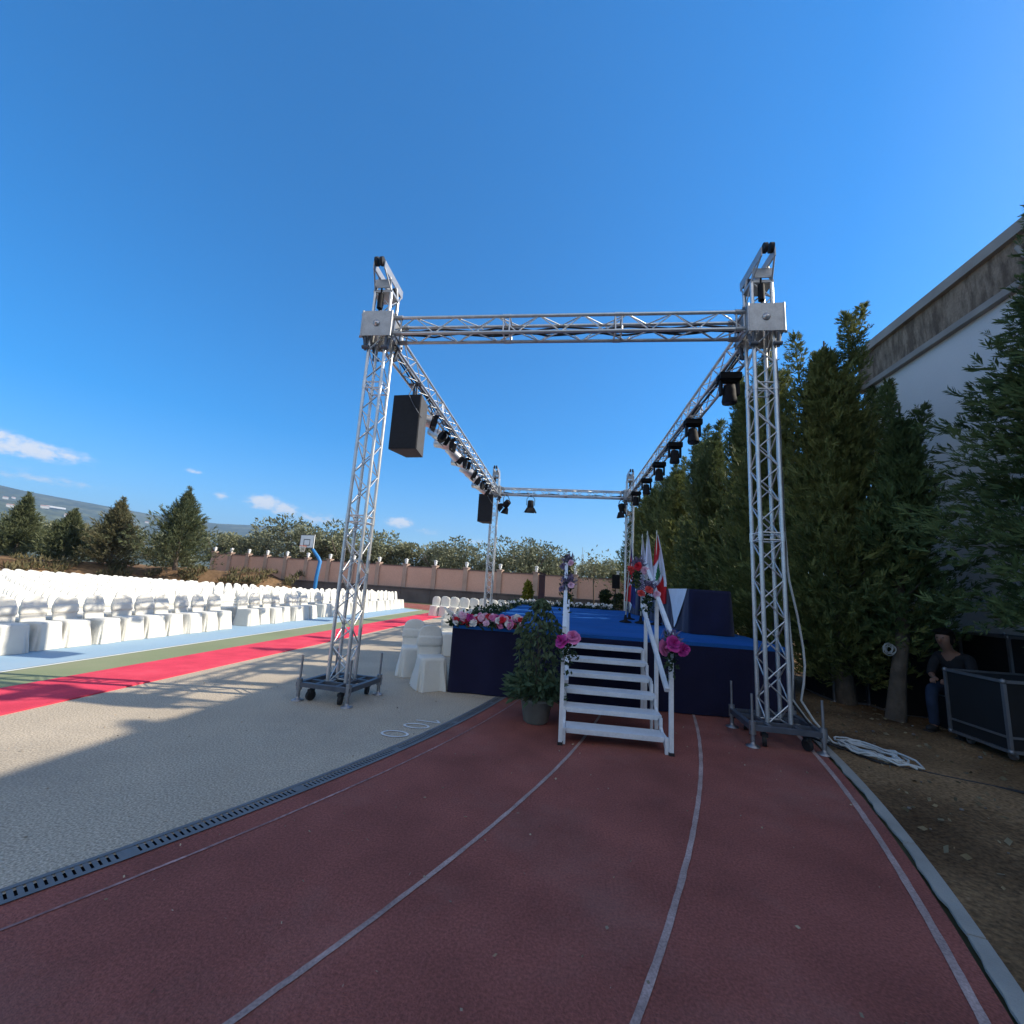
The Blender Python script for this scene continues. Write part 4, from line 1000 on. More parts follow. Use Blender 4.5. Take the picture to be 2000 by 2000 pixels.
def hung_speaker(label, loc, rz):
    t = thing('hanging_loudspeaker', label, 'loudspeaker', loc, rz, 'loudspeakers hung from the left beam')
    wd, dp, hh = .54, .50, 1.02
    b = MB(); speaker_box(b, wd, dp, hh, .62); b.build('cabinet', M['box_side'], t)
    b = MB(); b.bbox((-wd/2+.008, -dp/2-.022, -hh/2+.012), (wd/2-.008, -dp/2-.002, hh/2-.012)); b.build('grille', M['black_matt'], t)
    b = MB(); b.bbox((-.05, -dp/2-.026, .0), (.05, -dp/2-.0225, .02)); b.build('badge', M['case'], t)
    b = MB(); b.rod((-.02, 0, hh/2), (-.02, 0, hh/2+.32), .022, 8); b.rod((.05, 0, hh/2), (.03, 0, hh/2+.32), .018, 8); b.bbox((-.16, -.05, hh/2+.001), (.16, .05, hh/2+.03)); b.bbox((-.12, -.04, hh/2+.3), (.12, .04, hh/2+.33)); b.build('bracket', M['steel'], t)
    b = MB(); b.tube([(.06, -dp/2+.1, hh/2+.25), (.04, -dp/2-.04, hh/2-.02), (.14, -dp/2-.034, hh/2-.2), (wd/2-.02, -dp/2-.03, hh/2-.36), (wd/2+.005, -dp/2+.06, hh/2-.42)], .008, 6); b.build('cable', M['steel'], t)
hung_speaker('large black loudspeaker hung from the front end of the left beam', (-2.90, 7.35, 4.37), -.10)
hung_speaker('black loudspeaker hung from the far end of the left beam by the back tower', (-2.93, 15.55, 4.33), -.05)
def floor_speaker():
    t = thing('stand_loudspeaker', 'black loudspeaker on a tripod beyond the far right of the stage', 'loudspeaker', (2.25, 20, 0))
    b = MB(); speaker_box(b, .34, .32, .62, .7)
    o = b.build('cabinet', M['black'], t, (0, 0, 2.06))
    b = MB(); b.rod((0, 0, .3), (0, 0, 1.75), .018, 8)
    b.build('pole', M['black'], t)
    for k in range(3):
        b = MB(); a = 2*PI*k/3; b.rod((0, 0, .7), (.5*math.cos(a), .5*math.sin(a), .02), .013, 6); b.build('leg', M['black'], t)
floor_speaker()

# ------------------------------------------------------------------ covered chairs
def rrect(x0, x1, hy, z, n, amp=0, ph=0, fl=0):
    P = []
    cx, hx = (x0+x1)/2, (x1-x0)/2
    for i in range(n):
        t = 2*PI*(i+.5)/n; c, s_ = math.cos(t), math.sin(t); e = .32
        x = math.copysign(abs(c)**e, c)*(hx+fl); y = math.copysign(abs(s_)**e, s_)*(hy+fl)
        k = 1+amp*math.sin(t*7+ph+1.3*math.sin(t*2+ph))+amp*.7*math.sin(t*12+ph*2)+amp*.4*math.sin(t*3+ph*3)
        P.append((cx+x*k, y*k, z))
    return P
def chair_meshes(seed, n=48, A=1.0):
    b = MB(); ph = seed*1.7
    b.loops([rrect(-.24, .24, .203, .004+.0*n, n, .06*A, ph, .03), rrect(-.24, .24, .203, .13, n, .05*A, ph+.15, .02), rrect(-.237, .237, .202, .22, n, .036*A, ph+.3, .012), rrect(-.235, .235, .202, .3, n, .026*A, ph+.5, .006), rrect(-.229, .229, .20, .38, n, .012*A, ph+.9, .002), rrect(-.225, .225, .20, .43, n, .003, ph), rrect(-.22, .215, .195, .462, n), rrect(-.19, .18, .17, .472, n)], False)
    seat = b.mesh('seat_cover', M['cloth_white'])
    def bl(z, w_, x, th, m=16):
        P = []
        for i in range(m):
            t = 2*PI*i/m; c, s_ = math.cos(t), math.sin(t)
            P.append((x+math.copysign(abs(c)**.5, c)*th, math.copysign(abs(s_)**.45, s_)*w_, z))
        return P
    def bx(z): return -.20-.07*(z-.45)/.45
    b = MB(); L = []
    for z, w_ in ((.40, .19), (.47, .192), (.58, .195), (.70, .195), (.77, .19), (.83, .172), (.868, .14), (.890, .095), (.90, .045)):
        L.append(bl(z, w_, bx(z)+.006*math.sin(z*30+seed), .03 if z < .8 else .026))
    b.loops(L); back = b.mesh('back_cover', M['cloth_white'])
    b = MB(); b.loops([bl(z, w_, bx(z), th) for z, w_, th in ((.585, .198, .034), (.60, .204, .047), (.64, .206, .052), (.67, .205, .046), (.70, .203, .050), (.725, .2, .047), (.738, .196, .034))]); sash = b.mesh('sash', M['cloth_white'])
    return seat, back, sash
CH = [chair_meshes(k) for k in range(9)]
def simple_chair(b, x, y, rz, z0=0):
    m = Matrix.Rotation(rz, 3, 'Z'); T = Vector((x, y, z0))
    n = 12
    Ls = [rrect(-.24, .24, .205, .004, n, .03, x, .025), rrect(-.23, .23, .2, .3, n, .01, x), rrect(-.22, .21, .195, .465, n)]
    b.loops([[m @ Vector(p)+T for p in l] for l in Ls], False)
    Lb = []
    for z, w_ in ((.40, .19), (.70, .195), (.79, .185), (.855, .15), (.887, .1), (.90, .045)):
        xx = -.20-.07*(z-.45)/.45; q = []
        for i in range(10):
            t = 2*PI*i/10; c, s_ = math.cos(t), math.sin(t); q.append(m @ Vector((xx+math.copysign(abs(c)**.5, c)*.03, math.copysign(abs(s_)**.45, s_)*w_, z))+T)
        Lb.append(q)
    b.loops(Lb)
_sb = MB(); simple_chair(_sb, 0, 0, 0); SIMPLE = _sb.mesh('covered_chair', M['cloth_white'])
def place_chair(x, y, rz, label, group, parts=True, k=0):
    if parts:
        t = thing('covered_chair', label, 'chair', (x, y, .012 if x < -7.7 else 0), rz, group)
        for nm, me in zip(('seat_cover', 'back_cover', 'sash'), CH[(k*5+k//7) % 9]):
            o = bpy.data.objects.new(nm, me); COL.objects.link(o); o.parent = t
        return t
    o = bpy.data.objects.new('covered_chair', SIMPLE); COL.objects.link(o); o.location = (x, y, .012 if x < -7.7 else 0); o.rotation_euler = (0, 0, rz)
    return tag(o, label, 'chair', group)
def seating():
    blocks = [('nearest', [6.42+.51*i for i in range(10)]), ('middle', [12.1+.52*i for i in range(7)]), ('farthest', [16.15+.53*i for i in range(17)])]
    rnd = random.Random(12); cand = []
    for r_ in range(24):
        x = -9.15-.86*r_
        for bn, ys in blocks:
            for i, y in enumerate(ys):
                if r_ >= 4 and y > 20.6: continue
                yy = y-.05*r_*0+rnd.uniform(-.03, .03); xx = x+rnd.uniform(-.05, .05)
                if math.hypot(xx-TC[0], yy-TC[1]) > 16.3: continue
                if not in_view(xx, yy, .6): continue
                cand.append((math.hypot(xx, yy), xx, yy, r_, bn, i))
    cand.sort()
    rest = MB()
    for n, (d, x, y, r_, bn, i) in enumerate(cand):
        a = rnd.uniform(-.09, .09)
        if r_ == 0: a = rnd.uniform(-.16, .1)
        if n < 272:
            place_chair(x, y, a, f'white cloth-covered chair, {ORD[i]} from the near end in the {ORD[r_]} row of the {bn} block', 'white covered chairs in rows facing the stage', n < 130, n)
        else: simple_chair(rest, x, y, a, .012)
    o = rest.build('distant_chairs', M['cloth_white']); tag(o, 'mass of white covered chairs in the rear rows below the bank', 'chairs', None, 'stuff')
    for r_ in range(2):
        for i in range(11):
            place_chair(-6.0+.46*i+.2*r_-.0, 20.4+.8*r_+.02*i, R(-90)+rnd.uniform(-.08, .08), f'shaded white covered chair beyond the stage, {ORD[i]} from the left in its {("front", "back")[r_]} row', 'shaded chairs beyond the far end of the carpet', False)
seating()
CH[:] = [chair_meshes(20+k, 84, 1.7) for k in range(9)]
place_chair(-1.98, 6.80, R(-62), 'white covered chair touching the front left corner of the navy stage skirt', 'white covered chairs beside the stage', True, 1)
place_chair(-2.56, 7.62, R(-70), 'white covered chair in partial sun, second from the near end beside the stage', 'white covered chairs beside the stage', True, 2)
place_chair(-2.55, 10.0, R(-75), 'white covered chair half hidden behind the flower bed, farthest beside the stage', 'white covered chairs beside the stage', True, 3)

# ------------------------------------------------------------------ tables, flags, lectern on the stage
def table(label, x0, x1, y0, y1, tri, group):
    t = thing('draped_table', label, 'table', (0, 0, SZ), 0, group)
    hh = .76
    b = MB(); n = 60
    def lp(z, fl, am):
        P = []
        e = [(x0, y0), (x1, y0), (x1, y1), (x0, y1)]
        for (ax, ay), (bx_, by) in zip(e, e[1:]+e[:1]):
            L = math.hypot(bx_-ax, by-ay); nx_, ny_ = (by-ay)/L, -(bx_-ax)/L; m = int(L/.06)
            for i in range(m):
                s = i/m*L; w_ = fl+am*math.sin(s*15+ax*3); P.append((ax+(bx_-ax)*i/m+nx_*w_, ay+(by-ay)*i/m+ny_*w_, z))
        return P
    b.loops([lp(.012, .035, .016), lp(.35, .02, .009), lp(.70, .004, .001), lp(hh-.008, .0, 0), lp(hh, -.012, 0)], False); b.build('tablecloth', M['navy_table'], t)
    b = MB()
    for x in (x0+.06, x1-.06):
        for y in (y0+.06, y1-.06): b.rod((x, y, .001), (x, y, hh-.03), .018, 6)
    b.build('leg_frame', M['steel'], t)
    if tri:
        ya, yb, yc = tri; b = MB(); x = x0-.045
        b.add([(x0+.25, ya, hh+.008), (x0+.25, yb, hh+.008), (x0-.012, yb, hh+.006), (x0-.012, ya, hh+.006)], [(0, 1, 2, 3)])
        N_ = 8; vs = []
        for k in range(N_+1):
            f = k/N_; z = hh+.006-(hh-.05)*f; w_ = (yb-ya)/2*(1-f)+.012; xx = x0-.014-.045*min(1, f*1.2)
            if f > .9: xx -= .02
            for q in (-1, -.33, .33, 1): vs.append((xx-.006*math.sin(q*3+f*5), yc+((ya+yb)/2-yc)*(1-f)+q*w_, z))
        b.add(vs, [(4*k+q, 4*k+q+1, 4*k+q+5, 4*k+q+4) for k in range(N_) for q in range(3)], True)
        b.build('white_pennant', M['white_cloth'], t)
table('near table in navy cloth with a large white triangular runner hanging down', 2.16, 2.84, 8.0, 10.0, (8.12, 9.5, 8.74), 'navy draped tables along the right side of the stage')
table('middle navy draped table half hidden behind the flags', 2.16, 2.84, 10.55, 12.5, None, 'navy draped tables along the right side of the stage')
table('far table in navy cloth with a narrow white triangular runner, beyond the flags', 2.14, 2.84, 13.1, 15.1, (13.5, 15.0, 14.3), 'navy draped tables along the right side of the stage')
def flag(label, x, y, top, kind, seed, lean=(0, 0), width=.2, ln=1.25):
    t = thing('flag', label, 'flag', (x, y, SZ), 0, 'flags on poles beside the navy tables')
    hh = top-SZ
    b = MB(); b.rod((0, 0, .0), (lean[0], lean[1], hh-.06), .013, 8); b.lathe([(.018, 0), (.02, .02), (.006, .09)], (lean[0], lean[1], hh-.08), 8); b.build('pole', M['pole_metal'], t)
    b = MB(); b.lathe([(.13, 0), (.13, .02), (.04, .05), (.02, .16)], (0, 0, .003), 14); b.build('stand', M['black'], t)
    b = MB(); nu, nv = 22, 44; vs = []; rnd = random.Random(seed)
    for j in range(nv+1):
        v = j/nv
        for i in range(nu+1):
            u = i/nu
            spread = width*(.10+.9*min(1, v*1.5)**.8)
            xx = lean[0]*(1-v*.5)+u*spread-.25*spread
            yy = lean[1]*(1-v*.5)+.05*math.sin(u*9+seed+v*2.)*min(1, v*2+.1)
            z = hh-.1-v*ln-(.16*u*min(1, v*1.5))+.03*math.sin(u*6+seed)
            vs.append((xx, yy, z))
    k = nu+1
    for j in range(nv):
        for i in range(nu):
            u, v = (i+.5)/nu, (j+.5)/nv; m_ = 1
            if kind == 'cedar':
                s = v+.42*(u-.5); m_ = 0 if s < .33 else (1 if s < .70 else 0)
                if m_ == 1:
                    q = (s-.385)/.27; c = abs(u-.38)
                    if 0 < q < 1 and c < .06+.30*q*(1 if (q*3) % 1 > .25 else .7) and q < .86: m_ = 2
                    if .86 <= q < 1 and c < .05: m_ = 2
                if u > .84 and v < .72: m_ = 1
            elif kind == 'blue': m_ = 3
            elif kind == 'cross':
                s = v*1.0+.5*u
                m_ = 1 if s < .34 else 0
                if .5 < s < .56 or .78 < s < .83 or abs((v-.45)-.8*(u-.3)) < .035: m_ = 1
                if s > .9 and u > .5: m_ = 3
            b.cur = m_
            b.add([vs[j*k+i], vs[j*k+i+1], vs[(j+1)*k+i+1], vs[(j+1)*k+i]], [(0, 1, 2, 3)], True)
    b.build('cloth', [M['flag_red'], M['flag_white'], M['flag_green'], M['flag_blue']], t)
flag('red, white and red striped flag with a green cedar tree', 1.94, 9.75, 2.98, 'cedar', 1, (.02, 0), .27, 1.32)
flag('plain white flag on the tallest pole, next to the cedar flag', 1.74, 9.8, 2.96, 'white', 2, (.03, 0), .20, 1.30)
flag('plain white flag left of the other white one', 1.66, 9.9, 2.90, 'white', 3, (.02, 0), .16, 1.25)
flag('dark blue flag, folded narrow, farthest left of the flags', 1.58, 11.0, 2.92, 'blue', 4, (.0, 0), .13, .8)
flag('red, white and navy crossed flag hanging low at the left of the flags', 1.34, 9.9, 2.55, 'cross', 5, (.08, 0), .21, 1.0)
def lectern():
    t = thing('lectern', 'slim dark wooden lectern standing at the far end of the stage', 'lectern', (-.70, 14, SZ))
    b = MB(); b.bbox((-.09, -.2, .0), (.09, .2, 1.02)); b.build('column', M['dark_wood'], t)
    b = MB(); b.bbox((-.2, -.25, .001), (.2, .25, .05)); b.build('base', M['dark_wood'], t)
    b = MB(); b.box((0, 0, 1.07), (.24, .5, .04), mtx=Matrix.Rotation(.2, 3, 'Y')); b.build('reading_shelf', M['dark_wood'], t)
lectern()
# things beyond the stage
def shrub(name, label, loc, hh, rr, m, seed, shape, group=None):
    rng = np.random.default_rng(seed); t = thing(name, label, 'shrub', loc, 0, group)
    def fn():
        z = rng.uniform(0.02, 1); q = rr*shape(z)*math.sqrt(rng.uniform(.45, 1)); a = rng.uniform(0, 6.28); return np.array([q*math.cos(a), q*math.sin(a), hh*z])
    b = MB(); b.quads(leaves(1500, fn, hh*.09, rng, .5)); b.build('foliage', m, t)
    b = MB(); b.tube([(0, 0, 0), (.01, 0, hh*.4), (0, .01, hh*.7)], [.03, .022, .01], 6); b.build('stem', M['bark'], t)
shrub('conical_shrub', 'yellow green cone-shaped shrub beyond the stage, left of the lectern', (-1.62, 20.0, .0), 1.78, .36, M['shrub_y'], 81, lambda z: (1-z)**.6+.08)
shrub('yellow_shrub', 'small yellow flowering shrub beyond the stage behind the left handrail', (.22, 19.5, .0), 1.35, .2, M['shrub_y'], 82, lambda z: math.sin(PI*min(.98, z*.8+.15)))
shrub('topiary_shrub', 'dark clipped topiary narrowing downwards beyond the stage', (1.68, 18.4, .0), 1.62, .22, M['topiary'], 83, lambda z: .15+.85*z**1.1 if z < .85 else .95*math.sqrt(max(0, 1-((z-.85)/.15)**2))+.05)
for k, (x, y, hh, rr, lab) in enumerate(((2.6, 21.3, 1.5, .6, 'low bushy shrub at the foot of the rear loudspeaker stand'), (3.2, 19.2, 1.25, .5, 'low dark shrub between the cypress row and the back right tower'))):
    shrub('bushy_shrub', lab, (x, y, 0), hh, rr, M['topiary'], 90+k, lambda z: math.sin(PI*min(.98, z*.75+.2)), 'low shrubs beyond the stage')
t_ = thing('young_tree', 'thin young tree with a bare slender trunk in front of the wall', 'tree', (1.55, 24, 0))
rng_ = np.random.default_rng(95); b = MB(); b.quads(leaves(420, lambda: rng_.normal(size=3)*np.array([.45, .45, .38])+np.array([0, 0, 2.75]), .17, rng_)); b.build('crown', M['olive'], t_)
b = MB(); b.tube([(0, 0, 0), (.03, 0, 1.2), (-.02, .02, 2.3), (.02, 0, 2.9)], [.045, .04, .03, .012], 7)
for k in range(6): b.tube([(-.02, .02, 2.0+.12*k), (.3*math.cos(k*1.9), .3*math.sin(k*1.9), 2.5+.12*k)], [.015, .005], 5)
b.build('trunk', M['bark'], t_)
t_ = thing('radio_mast', 'thin lattice radio mast on the horizon beyond the wall', 'mast', (4.4, 115, 0))
b = MB()
for i in range(3):
    a = 2*PI*i/3; b.rod((.55*math.cos(a), .55*math.sin(a), 0), (.22*math.cos(a), .22*math.sin(a), 10.8), .055, 5)
for k in range(14):
    for i in range(3):
        q0, q1 = .55-.33*k/14, .55-.33*(k+1)/14; a, a2 = 2*PI*i/3, 2*PI*(i+1)/3
        b.rod((q0*math.cos(a), q0*math.sin(a), 10.8*k/14), (q1*math.cos(a2), q1*math.sin(a2), 10.8*(k+1)/14), .035, 4)
b.build('lattice', M['mast'], t_)
b = MB(); b.rod((0, 0, 10.8), (0, 0, 12.6), .05, 5); b.build('antenna', M['mast'], t_)

# ------------------------------------------------------------------ basketball stand
def basketball():
    t = thing('basketball_stand', 'basketball backboard on a bent blue post behind the chairs', 'basketball hoop', (-17.4, 29.3, 0))
    b = MB(); b.tube([(0, 0, 0), (.02, 0, 1.4), (.14, 0, 2.5), (-.02, 0, 2.75), (-.55, 0, 3.35)], [.13, .13, .13, .12, .1], 10); b.build('post', M['bb_blue'], t)
    c = Vector((-.95, -.15, 3.86)); rot = Matrix.Rotation(-.25, 3, 'Z')
    b = MB(); b.box(c, (1.32, .05, .98), mtx=rot); bo = b.build('backboard', M['bb_white'], t)
    b = MB()
    def fr(x0, x1, z0, z1, w_):
        for a in ((x0, z0, x1, z0+w_), (x0, z1-w_, x1, z1), (x0, z0, x0+w_, z1), (x1-w_, z0, x1, z1)):
            b.box(rot @ Vector(((a[0]+a[2])/2, -.031, (a[1]+a[3])/2))+c, (a[2]-a[0], .006, a[3]-a[1]), mtx=rot)
    fr(-.66, .66, -.49, .49, .05); fr(-.3, .3, -.3, .16, .05); b.build('marking', M['bb_dark'], bo)
    b = MB(); rc = rot @ Vector((0, -.32, -.36))+c
    b.tube([(rc.x+.23*math.cos(2*PI*i/20), rc.y+.23*math.sin(2*PI*i/20), rc.z) for i in range(21)], .018, 6); b.rod(rot @ Vector((0, -.03, -.36))+c, rot @ Vector((0, -.1, -.36))+c, .03, 6); rm = b.build('rim', M['orange'], t)
    b = MB()
    for i in range(12):
        a = 2*PI*i/12; b.rod((rc.x+.23*math.cos(a), rc.y+.23*math.sin(a), rc.z), (rc.x+.13*math.cos(a+.5), rc.y+.13*math.sin(a+.5), rc.z-.42), .007, 4, caps=False)
        b.rod((rc.x+.23*math.cos(a), rc.y+.23*math.sin(a), rc.z), (rc.x+.13*math.cos(a-.5), rc.y+.13*math.sin(a-.5), rc.z-.42), .007, 4, caps=False)
    b.build('net', M['net'], rm)
basketball()

# ------------------------------------------------------------------ flight cases, cables and the seated person on the dirt
def flight_case(label, x0, x1, y0, y1, z0, z1, wheels=True, handle=False, lid=True, rz=0):
    cx, cy = (x0+x1)/2, (y0+y1)/2
    t = thing('flight_case', label, 'flight case', (cx, cy, z0), rz, 'black flight cases under the trees')
    hx, hy, hh = (x1-x0)/2, (y1-y0)/2, z1-z0; wz = .11 if wheels else 0
    b = MB(); b.bbox((-hx+.006, -hy+.006, wz+.006), (hx-.006, hy-.006, hh-.006)); b.build('panel', M['case'], t)
    b = MB(); r = .017
    for s in (-1, 1):
        for s2 in (-1, 1):
            b.rod((s*hx, s2*hy, wz), (s*hx, s2*hy, hh), r, sq=True)
        for z in (wz, hh): b.rod((-hx, s*hy, z), (hx, s*hy, z), r*.98, sq=True); b.rod((s*hx, -hy, z), (s*hx, hy, z), r*.96, sq=True)
        if lid:
            z = wz+.2*(hh-wz); b.rod((-hx, s*hy, z), (hx, s*hy, z), r*.7, sq=True); b.rod((s*hx, -hy, z), (s*hx, hy, z), r*.68, sq=True)
    b.build('edge_profile', M['case_edge'], t)
    b = MB()
    for s in (-1, 1):
        for s2 in (-1, 1):
            for z in (wz, hh): b.sphere((s*hx, s2*hy, z), .032, 10, 6)
    b.build('ball_corner', M['case_edge'], t)
    if handle:
        b = MB()
        zc = wz+.55*(hh-wz); b.bbox((-.16, -hy-.012, zc-.06), (.1, -hy+.004, zc+.06)); b.tube([(-.12, -hy-.02, zc+.02), (-.12, -hy-.05, zc-.02), (.06, -hy-.05, zc-.02), (.06, -hy-.02, zc+.02)], .009, 6); b.build('handle', M['case_edge'], t)
    if wheels:
        for s in (-1, 1):
            for s2 in (-1, 1):
                x, y = s*(hx-.12), s2*(hy-.12)
                b = MB(); b.rod((x-.018, y, .045), (x+.018, y, .045), .045, 14); b.bbox((x-.028, y-.03, .05), (x+.028, y+.03, wz)); b.build('wheel', M['zinc'], t)
flight_case('black flight case with aluminium edges on castors, nearest the right edge', 5.0, 6.1, 5.85, 6.62, 0, .86, True, True)
flight_case('black flight case on the dirt left of the leaning trunk, side facing the stage', 4.62, 5.15, 8.42, 9.35, 0, .78, False, False, False)
flight_case('black flight case lying on top of the one left of the leaning trunk', 4.68, 5.2, 8.5, 9.4, .80, 1.06, False, False, False)
flight_case('black flight case behind the leaning trunk', 5.28, 5.9, 8.6, 9.2, 0, .8, False, False, False)
flight_case('tall black flight case standing behind the seated person', 5.15, 6.1, 7.75, 8.4, 0, 1.28, False, False, False)
flight_case('tall black flight case beside the wall behind the near one', 6.2, 6.85, 7.1, 7.9, 0, 1.3, False, False, False)
flight_case('low black flight case used as a seat by the person', 5.3, 5.85, 6.85, 7.3, 0, .46, False, False, False)
def coil(name, label, c, rx, ry, n, r, m, rz, seed, z=.03):
    rnd = random.Random(seed); b = MB(); pts = []
    for k in range(n):
        ax, ay, ox, oy = rx*rnd.uniform(.45, 1.05), ry*rnd.uniform(.5, 1.05), rnd.uniform(-.06, .06), rnd.uniform(-.04, .04)
        for i in range(24):
            t = 2*PI*i/24; x, y = ax*math.cos(t)+ox, ay*math.sin(t)+oy
            pts.append((x*math.cos(rz)-y*math.sin(rz), x*math.sin(rz)+y*math.cos(rz), z+.035*rnd.random()))
    b.tube(pts, r, 5); o = b.build(name, m, None, c); return tag(o, label, 'cable')
coil('cable_coil', 'loose coil of pale cable lying on the dirt by the front right tower', (3.36, 5.52, .03), .44, .2, 6, .011, M['cable_white'], R(-68), 4)
b = MB(); b.tube([(2.98, 6.05, .03), (3.1, 5.75, .03), (3.3, 5.3, .03), (3.7, 5.05, .035), (4.2, 4.85, .03), (4.9, 4.5, .04), (5.6, 4.25, .03), (6.6, 4.1, .03)], .014, 6)
tag(b.build('ground_cable', M['cable_black']), 'black cable trailing across the dirt past the pale coil', 'cable')
t_ = thing('cable_loop', 'small tangle of pale cable hung on the leaning trunk', 'cable', (4.83, 7.36, 1.02))
b = MB(); rnd = random.Random(8)
for k in range(6):
    q = rnd.uniform(.05, .09); ox, oz = rnd.uniform(-.03, .03), rnd.uniform(-.03, .03)
    b.tube([(q*math.cos(2*PI*i/14)+ox, -.02*k*.3+rnd.uniform(-.01, .01), q*math.sin(2*PI*i/14)+oz) for i in range(15)], .007, 5)
b.build('loop', M['cable_white'], t_)
t_ = thing('cable_bundle', 'bundle of looped black cable with a shiny plug on the tall case behind the person', 'cable', (5.86, 7.95, 1.30))
b = MB()
for k in range(7):
    q = rnd.uniform(.1, .2); b.tube([(q*1.3*math.cos(2*PI*i/18), rnd.uniform(-.05, .05), abs(q*.9*math.sin(2*PI*i/18))) for i in range(19)], .011, 5)
b.build('loop', M['cable_black'], t_)
b = MB(); b.lathe([(.02, 0), (.024, .02), (.024, .06), (.012, .08)], (.2, -.02, .16), 12); b.build('plug', M['silver'], t_)

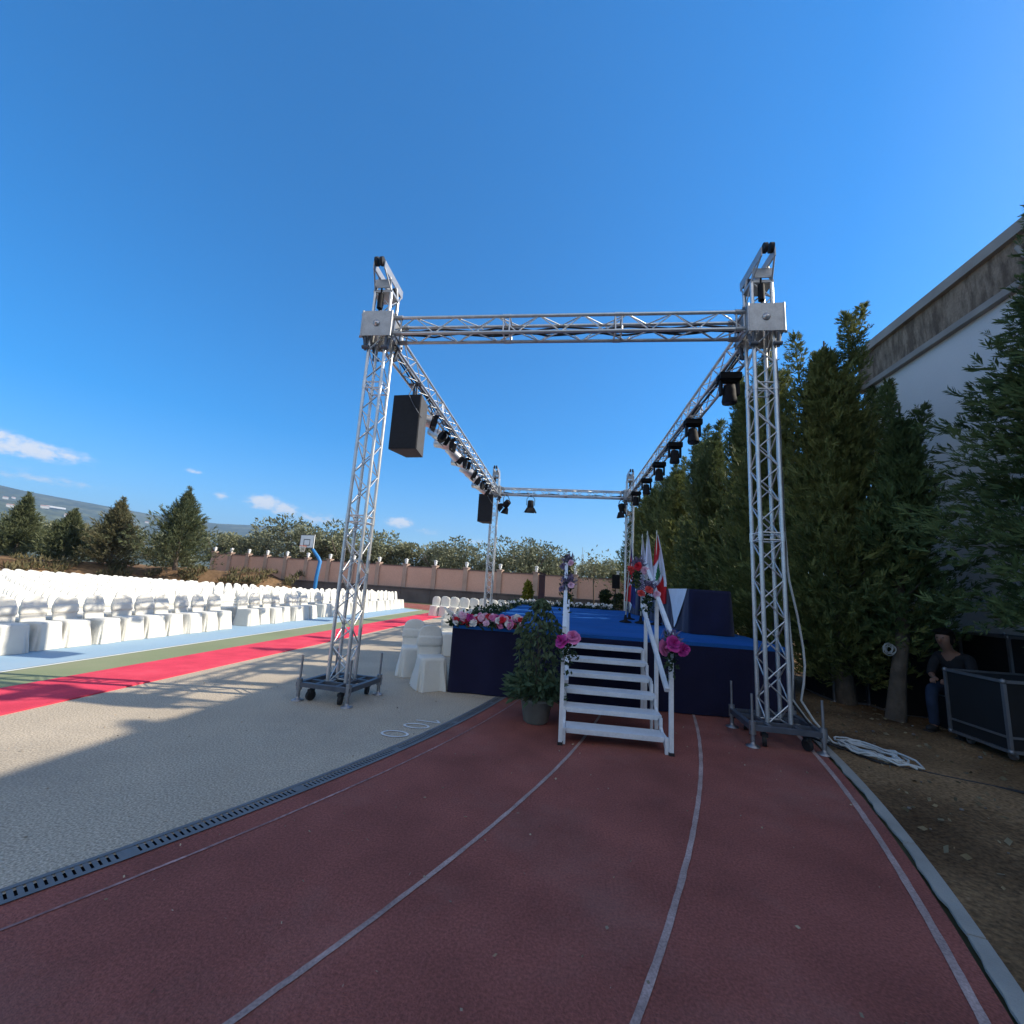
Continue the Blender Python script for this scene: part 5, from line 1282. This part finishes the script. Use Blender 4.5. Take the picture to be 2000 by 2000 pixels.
def skin_mesh(name, V, E, rad, root, m, parent, sub=2):
    me = bpy.data.meshes.new(name); me.from_pydata(V, E, []); me.materials.append(m)
    o = bpy.data.objects.new(name, me); COL.objects.link(o)
    md = o.modifiers.new('s', 'SKIN'); md.use_smooth_shade = True
    for i, r_ in enumerate(rad): me.skin_vertices[0].data[i].radius = (r_, r_) if not isinstance(r_, tuple) else r_; me.skin_vertices[0].data[i].use_root = (i == root)
    if sub: sd = o.modifiers.new('u', 'SUBSURF'); sd.levels = sub; sd.render_levels = sub
    dg = bpy.context.evaluated_depsgraph_get(); me2 = bpy.data.meshes.new_from_object(o.evaluated_get(dg))
    bpy.data.objects.remove(o); o = bpy.data.objects.new(name, me2); COL.objects.link(o); o.parent = parent
    if not me2.materials: me2.materials.append(m)
    return o
def person():
    # local frame: faces -X (towards the stage), sits at the origin height .46, leaning forward, forearms on the thighs
    t = thing('person', 'person seated on a low case, leaning forward in black top and blue jeans', 'person', (5.55, 7.05, 0), R(28))
    V, E, Rr = [], [], []
    def v(p, r_): V.append(p); Rr.append(r_); return len(V)-1
    def chain(i, pts):
        for p, r_ in pts:
            j = v(p, r_); E.append((i, j)); i = j
        return i
    pel = v((0, 0, .55), (.13, .15)); sp = v((-.08, 0, .74), (.115, .14)); E.append((pel, sp)); ch = v((-.19, 0, .93), (.115, .165)); E.append((sp, ch)); nb = v((-.27, 0, 1.04), .075); E.append((ch, nb))
    nk = v((-.32, 0, 1.10), .052); E.append((nb, nk)); hd0 = v((-.37, 0, 1.17), .075); E.append((nk, hd0)); hd1 = v((-.40, 0, 1.25), .092); E.append((hd0, hd1)); hd2 = v((-.39, 0, 1.32), .075); E.append((hd1, hd2))
    hands = []
    for s in (-1, 1):
        i = chain(ch, [((-.20, s*.17, .98), .062), ((-.26, s*.21, .86), .048), ((-.30, s*.22, .74), .042), ((-.40, s*.16, .72), .034), ((-.50, s*.09, .71), .026), ((-.56, s*.065, .705), .03)])
        hands.append((i, s))
        k = chain(pel, [((-.10, s*.10, .545), .095), ((-.28, s*.13, .56), .08), ((-.46, s*.15, .56), .062), ((-.47, s*.155, .36), .055), ((-.44, s*.16, .12), .04), ((-.48, s*.16, .05), .04), ((-.58, s*.17, .035), .034)])
    skin_mesh('body', V, E, Rr, pel, M['skin'], t)
    # fingers
    for s in (-1, 1):
        V2, E2, R2 = [], [], []
        for q in range(4):
            y = s*(.085-.016*q); a = len(V2); ln = (.03, .036, .033, .026)[q]
            V2 += [(-.555, y, .708), (-.59-ln*.3, y, .70), (-.60-ln*.7, y-.004*s, .675), (-.595-ln*.6, y-.006*s, .65)]; R2 += [.0095, .009, .0085, .007]; E2 += [(a, a+1), (a+1, a+2), (a+2, a+3)]
            if q: E2.append((a-4, a))
        a = len(V2); V2 += [(-.54, s*.035, .712), (-.575, s*.02, .70), (-.60, s*.022, .685)]; R2 += [.012, .0105, .008]; E2 += [(8, a), (a, a+1), (a+1, a+2)]
        skin_mesh('hand', V2, E2, R2, 0, M['skin'], t, 1)
    # clothes: a slightly larger shell of the same skeleton
    V3, E3, R3 = [], [], []
    def v3(p, r_): V3.append(p); R3.append(r_); return len(V3)-1
    a0 = v3((.0, 0, .58), (.145, .165)); a1 = v3((-.08, 0, .74), (.13, .157)); a2 = v3((-.19, 0, .93), (.13, .18)); a3 = v3((-.262, 0, 1.03), .085); E3 += [(a0, a1), (a1, a2), (a2, a3)]
    for s in (-1, 1):
        p = a2
        for c, r_ in (((-.20, s*.17, .98), .073), ((-.26, s*.21, .86), .06), ((-.298, s*.22, .745), .056), ((-.36, s*.185, .725), .05)): j = v3(c, r_); E3.append((p, j)); p = j
    skin_mesh('shirt', V3, E3, R3, a0, M['shirt'], t)
    V3, E3, R3 = [], [], []
    a0 = v3((.0, 0, .545), (.15, .175))
    for s in (-1, 1):
        p = a0
        for c, r_ in (((-.10, s*.10, .548), .108), ((-.28, s*.13, .562), .093), ((-.462, s*.15, .56), .078), ((-.475, s*.155, .36), .07), ((-.445, s*.16, .13), .062), ((-.47, s*.162, .07), .06)): j = v3(c, r_); E3.append((p, j)); p = j
    skin_mesh('jeans', V3, E3, R3, a0, M['jeans'], t)
    for s in (-1, 1):
        b = MB(); b.sphere((-.50, s*.165, .045), .06, 12, 8, (2.1, .85, .72)); b.bbox((-.62, s*.165-.045, .004), (-.40, s*.165+.045, .02)); b.build('shoe', M['shoe'], t)
    b = MB(); b.sphere((-.365, 0, 1.322), .104, 16, 10, (1.02, .95, .66)); b.sphere((-.322, 0, 1.25), .098, 14, 8, (.72, 1.0, 1.1)); b.sphere((-.435, .02, 1.335), .06, 12, 8, (.8, 1.25, .55))
    for s in (-1, 1): b.sphere((-.372, s*.078, 1.24), .045, 10, 8, (.9, .5, 1.7)); b.build('hair', M['hair'], t)
    b = MB()
    b.sphere((-.487, 0, 1.222), .018, 8, 6, (1, .8, 1.5))
    for s in (-1, 1): b.sphere((-.36, s*.093, 1.225), .026, 8, 6, (.7, .35, 1.2))
    b.build('nose_and_ears', M['skin'], t)
    for s in (-1, 1):
        b = MB(); b.sphere((-.470, s*.034, 1.253), .009, 8, 6, (.7, 1.3, .6)); b.build('eye', M['black'], t)
    b = MB(); b.sphere((-.467, 0, 1.180), .02, 8, 6, (.4, 1.1, .22)); b.build('mouth', M['lips'], t)
person()

# ------------------------------------------------------------------ air
def haze():
    b = MB(); q = 7600; b.bbox((-q, -q, -12), (q, q, 900))
    m = bpy.data.materials.new('pale_air'); m.use_nodes = True; nt = m.node_tree; nt.nodes.clear()
    o = nt.nodes.new('ShaderNodeOutputMaterial'); p = nt.nodes.new('ShaderNodeVolumePrincipled')
    p.inputs['Color'].default_value = (.42, .66, .95, 1); p.inputs['Density'].default_value = 1.45e-4; p.inputs['Anisotropy'].default_value = .2
    nt.links.new(p.outputs[0], o.inputs['Volume'])
    tag(b.build('haze', m), kind='stuff')
haze()
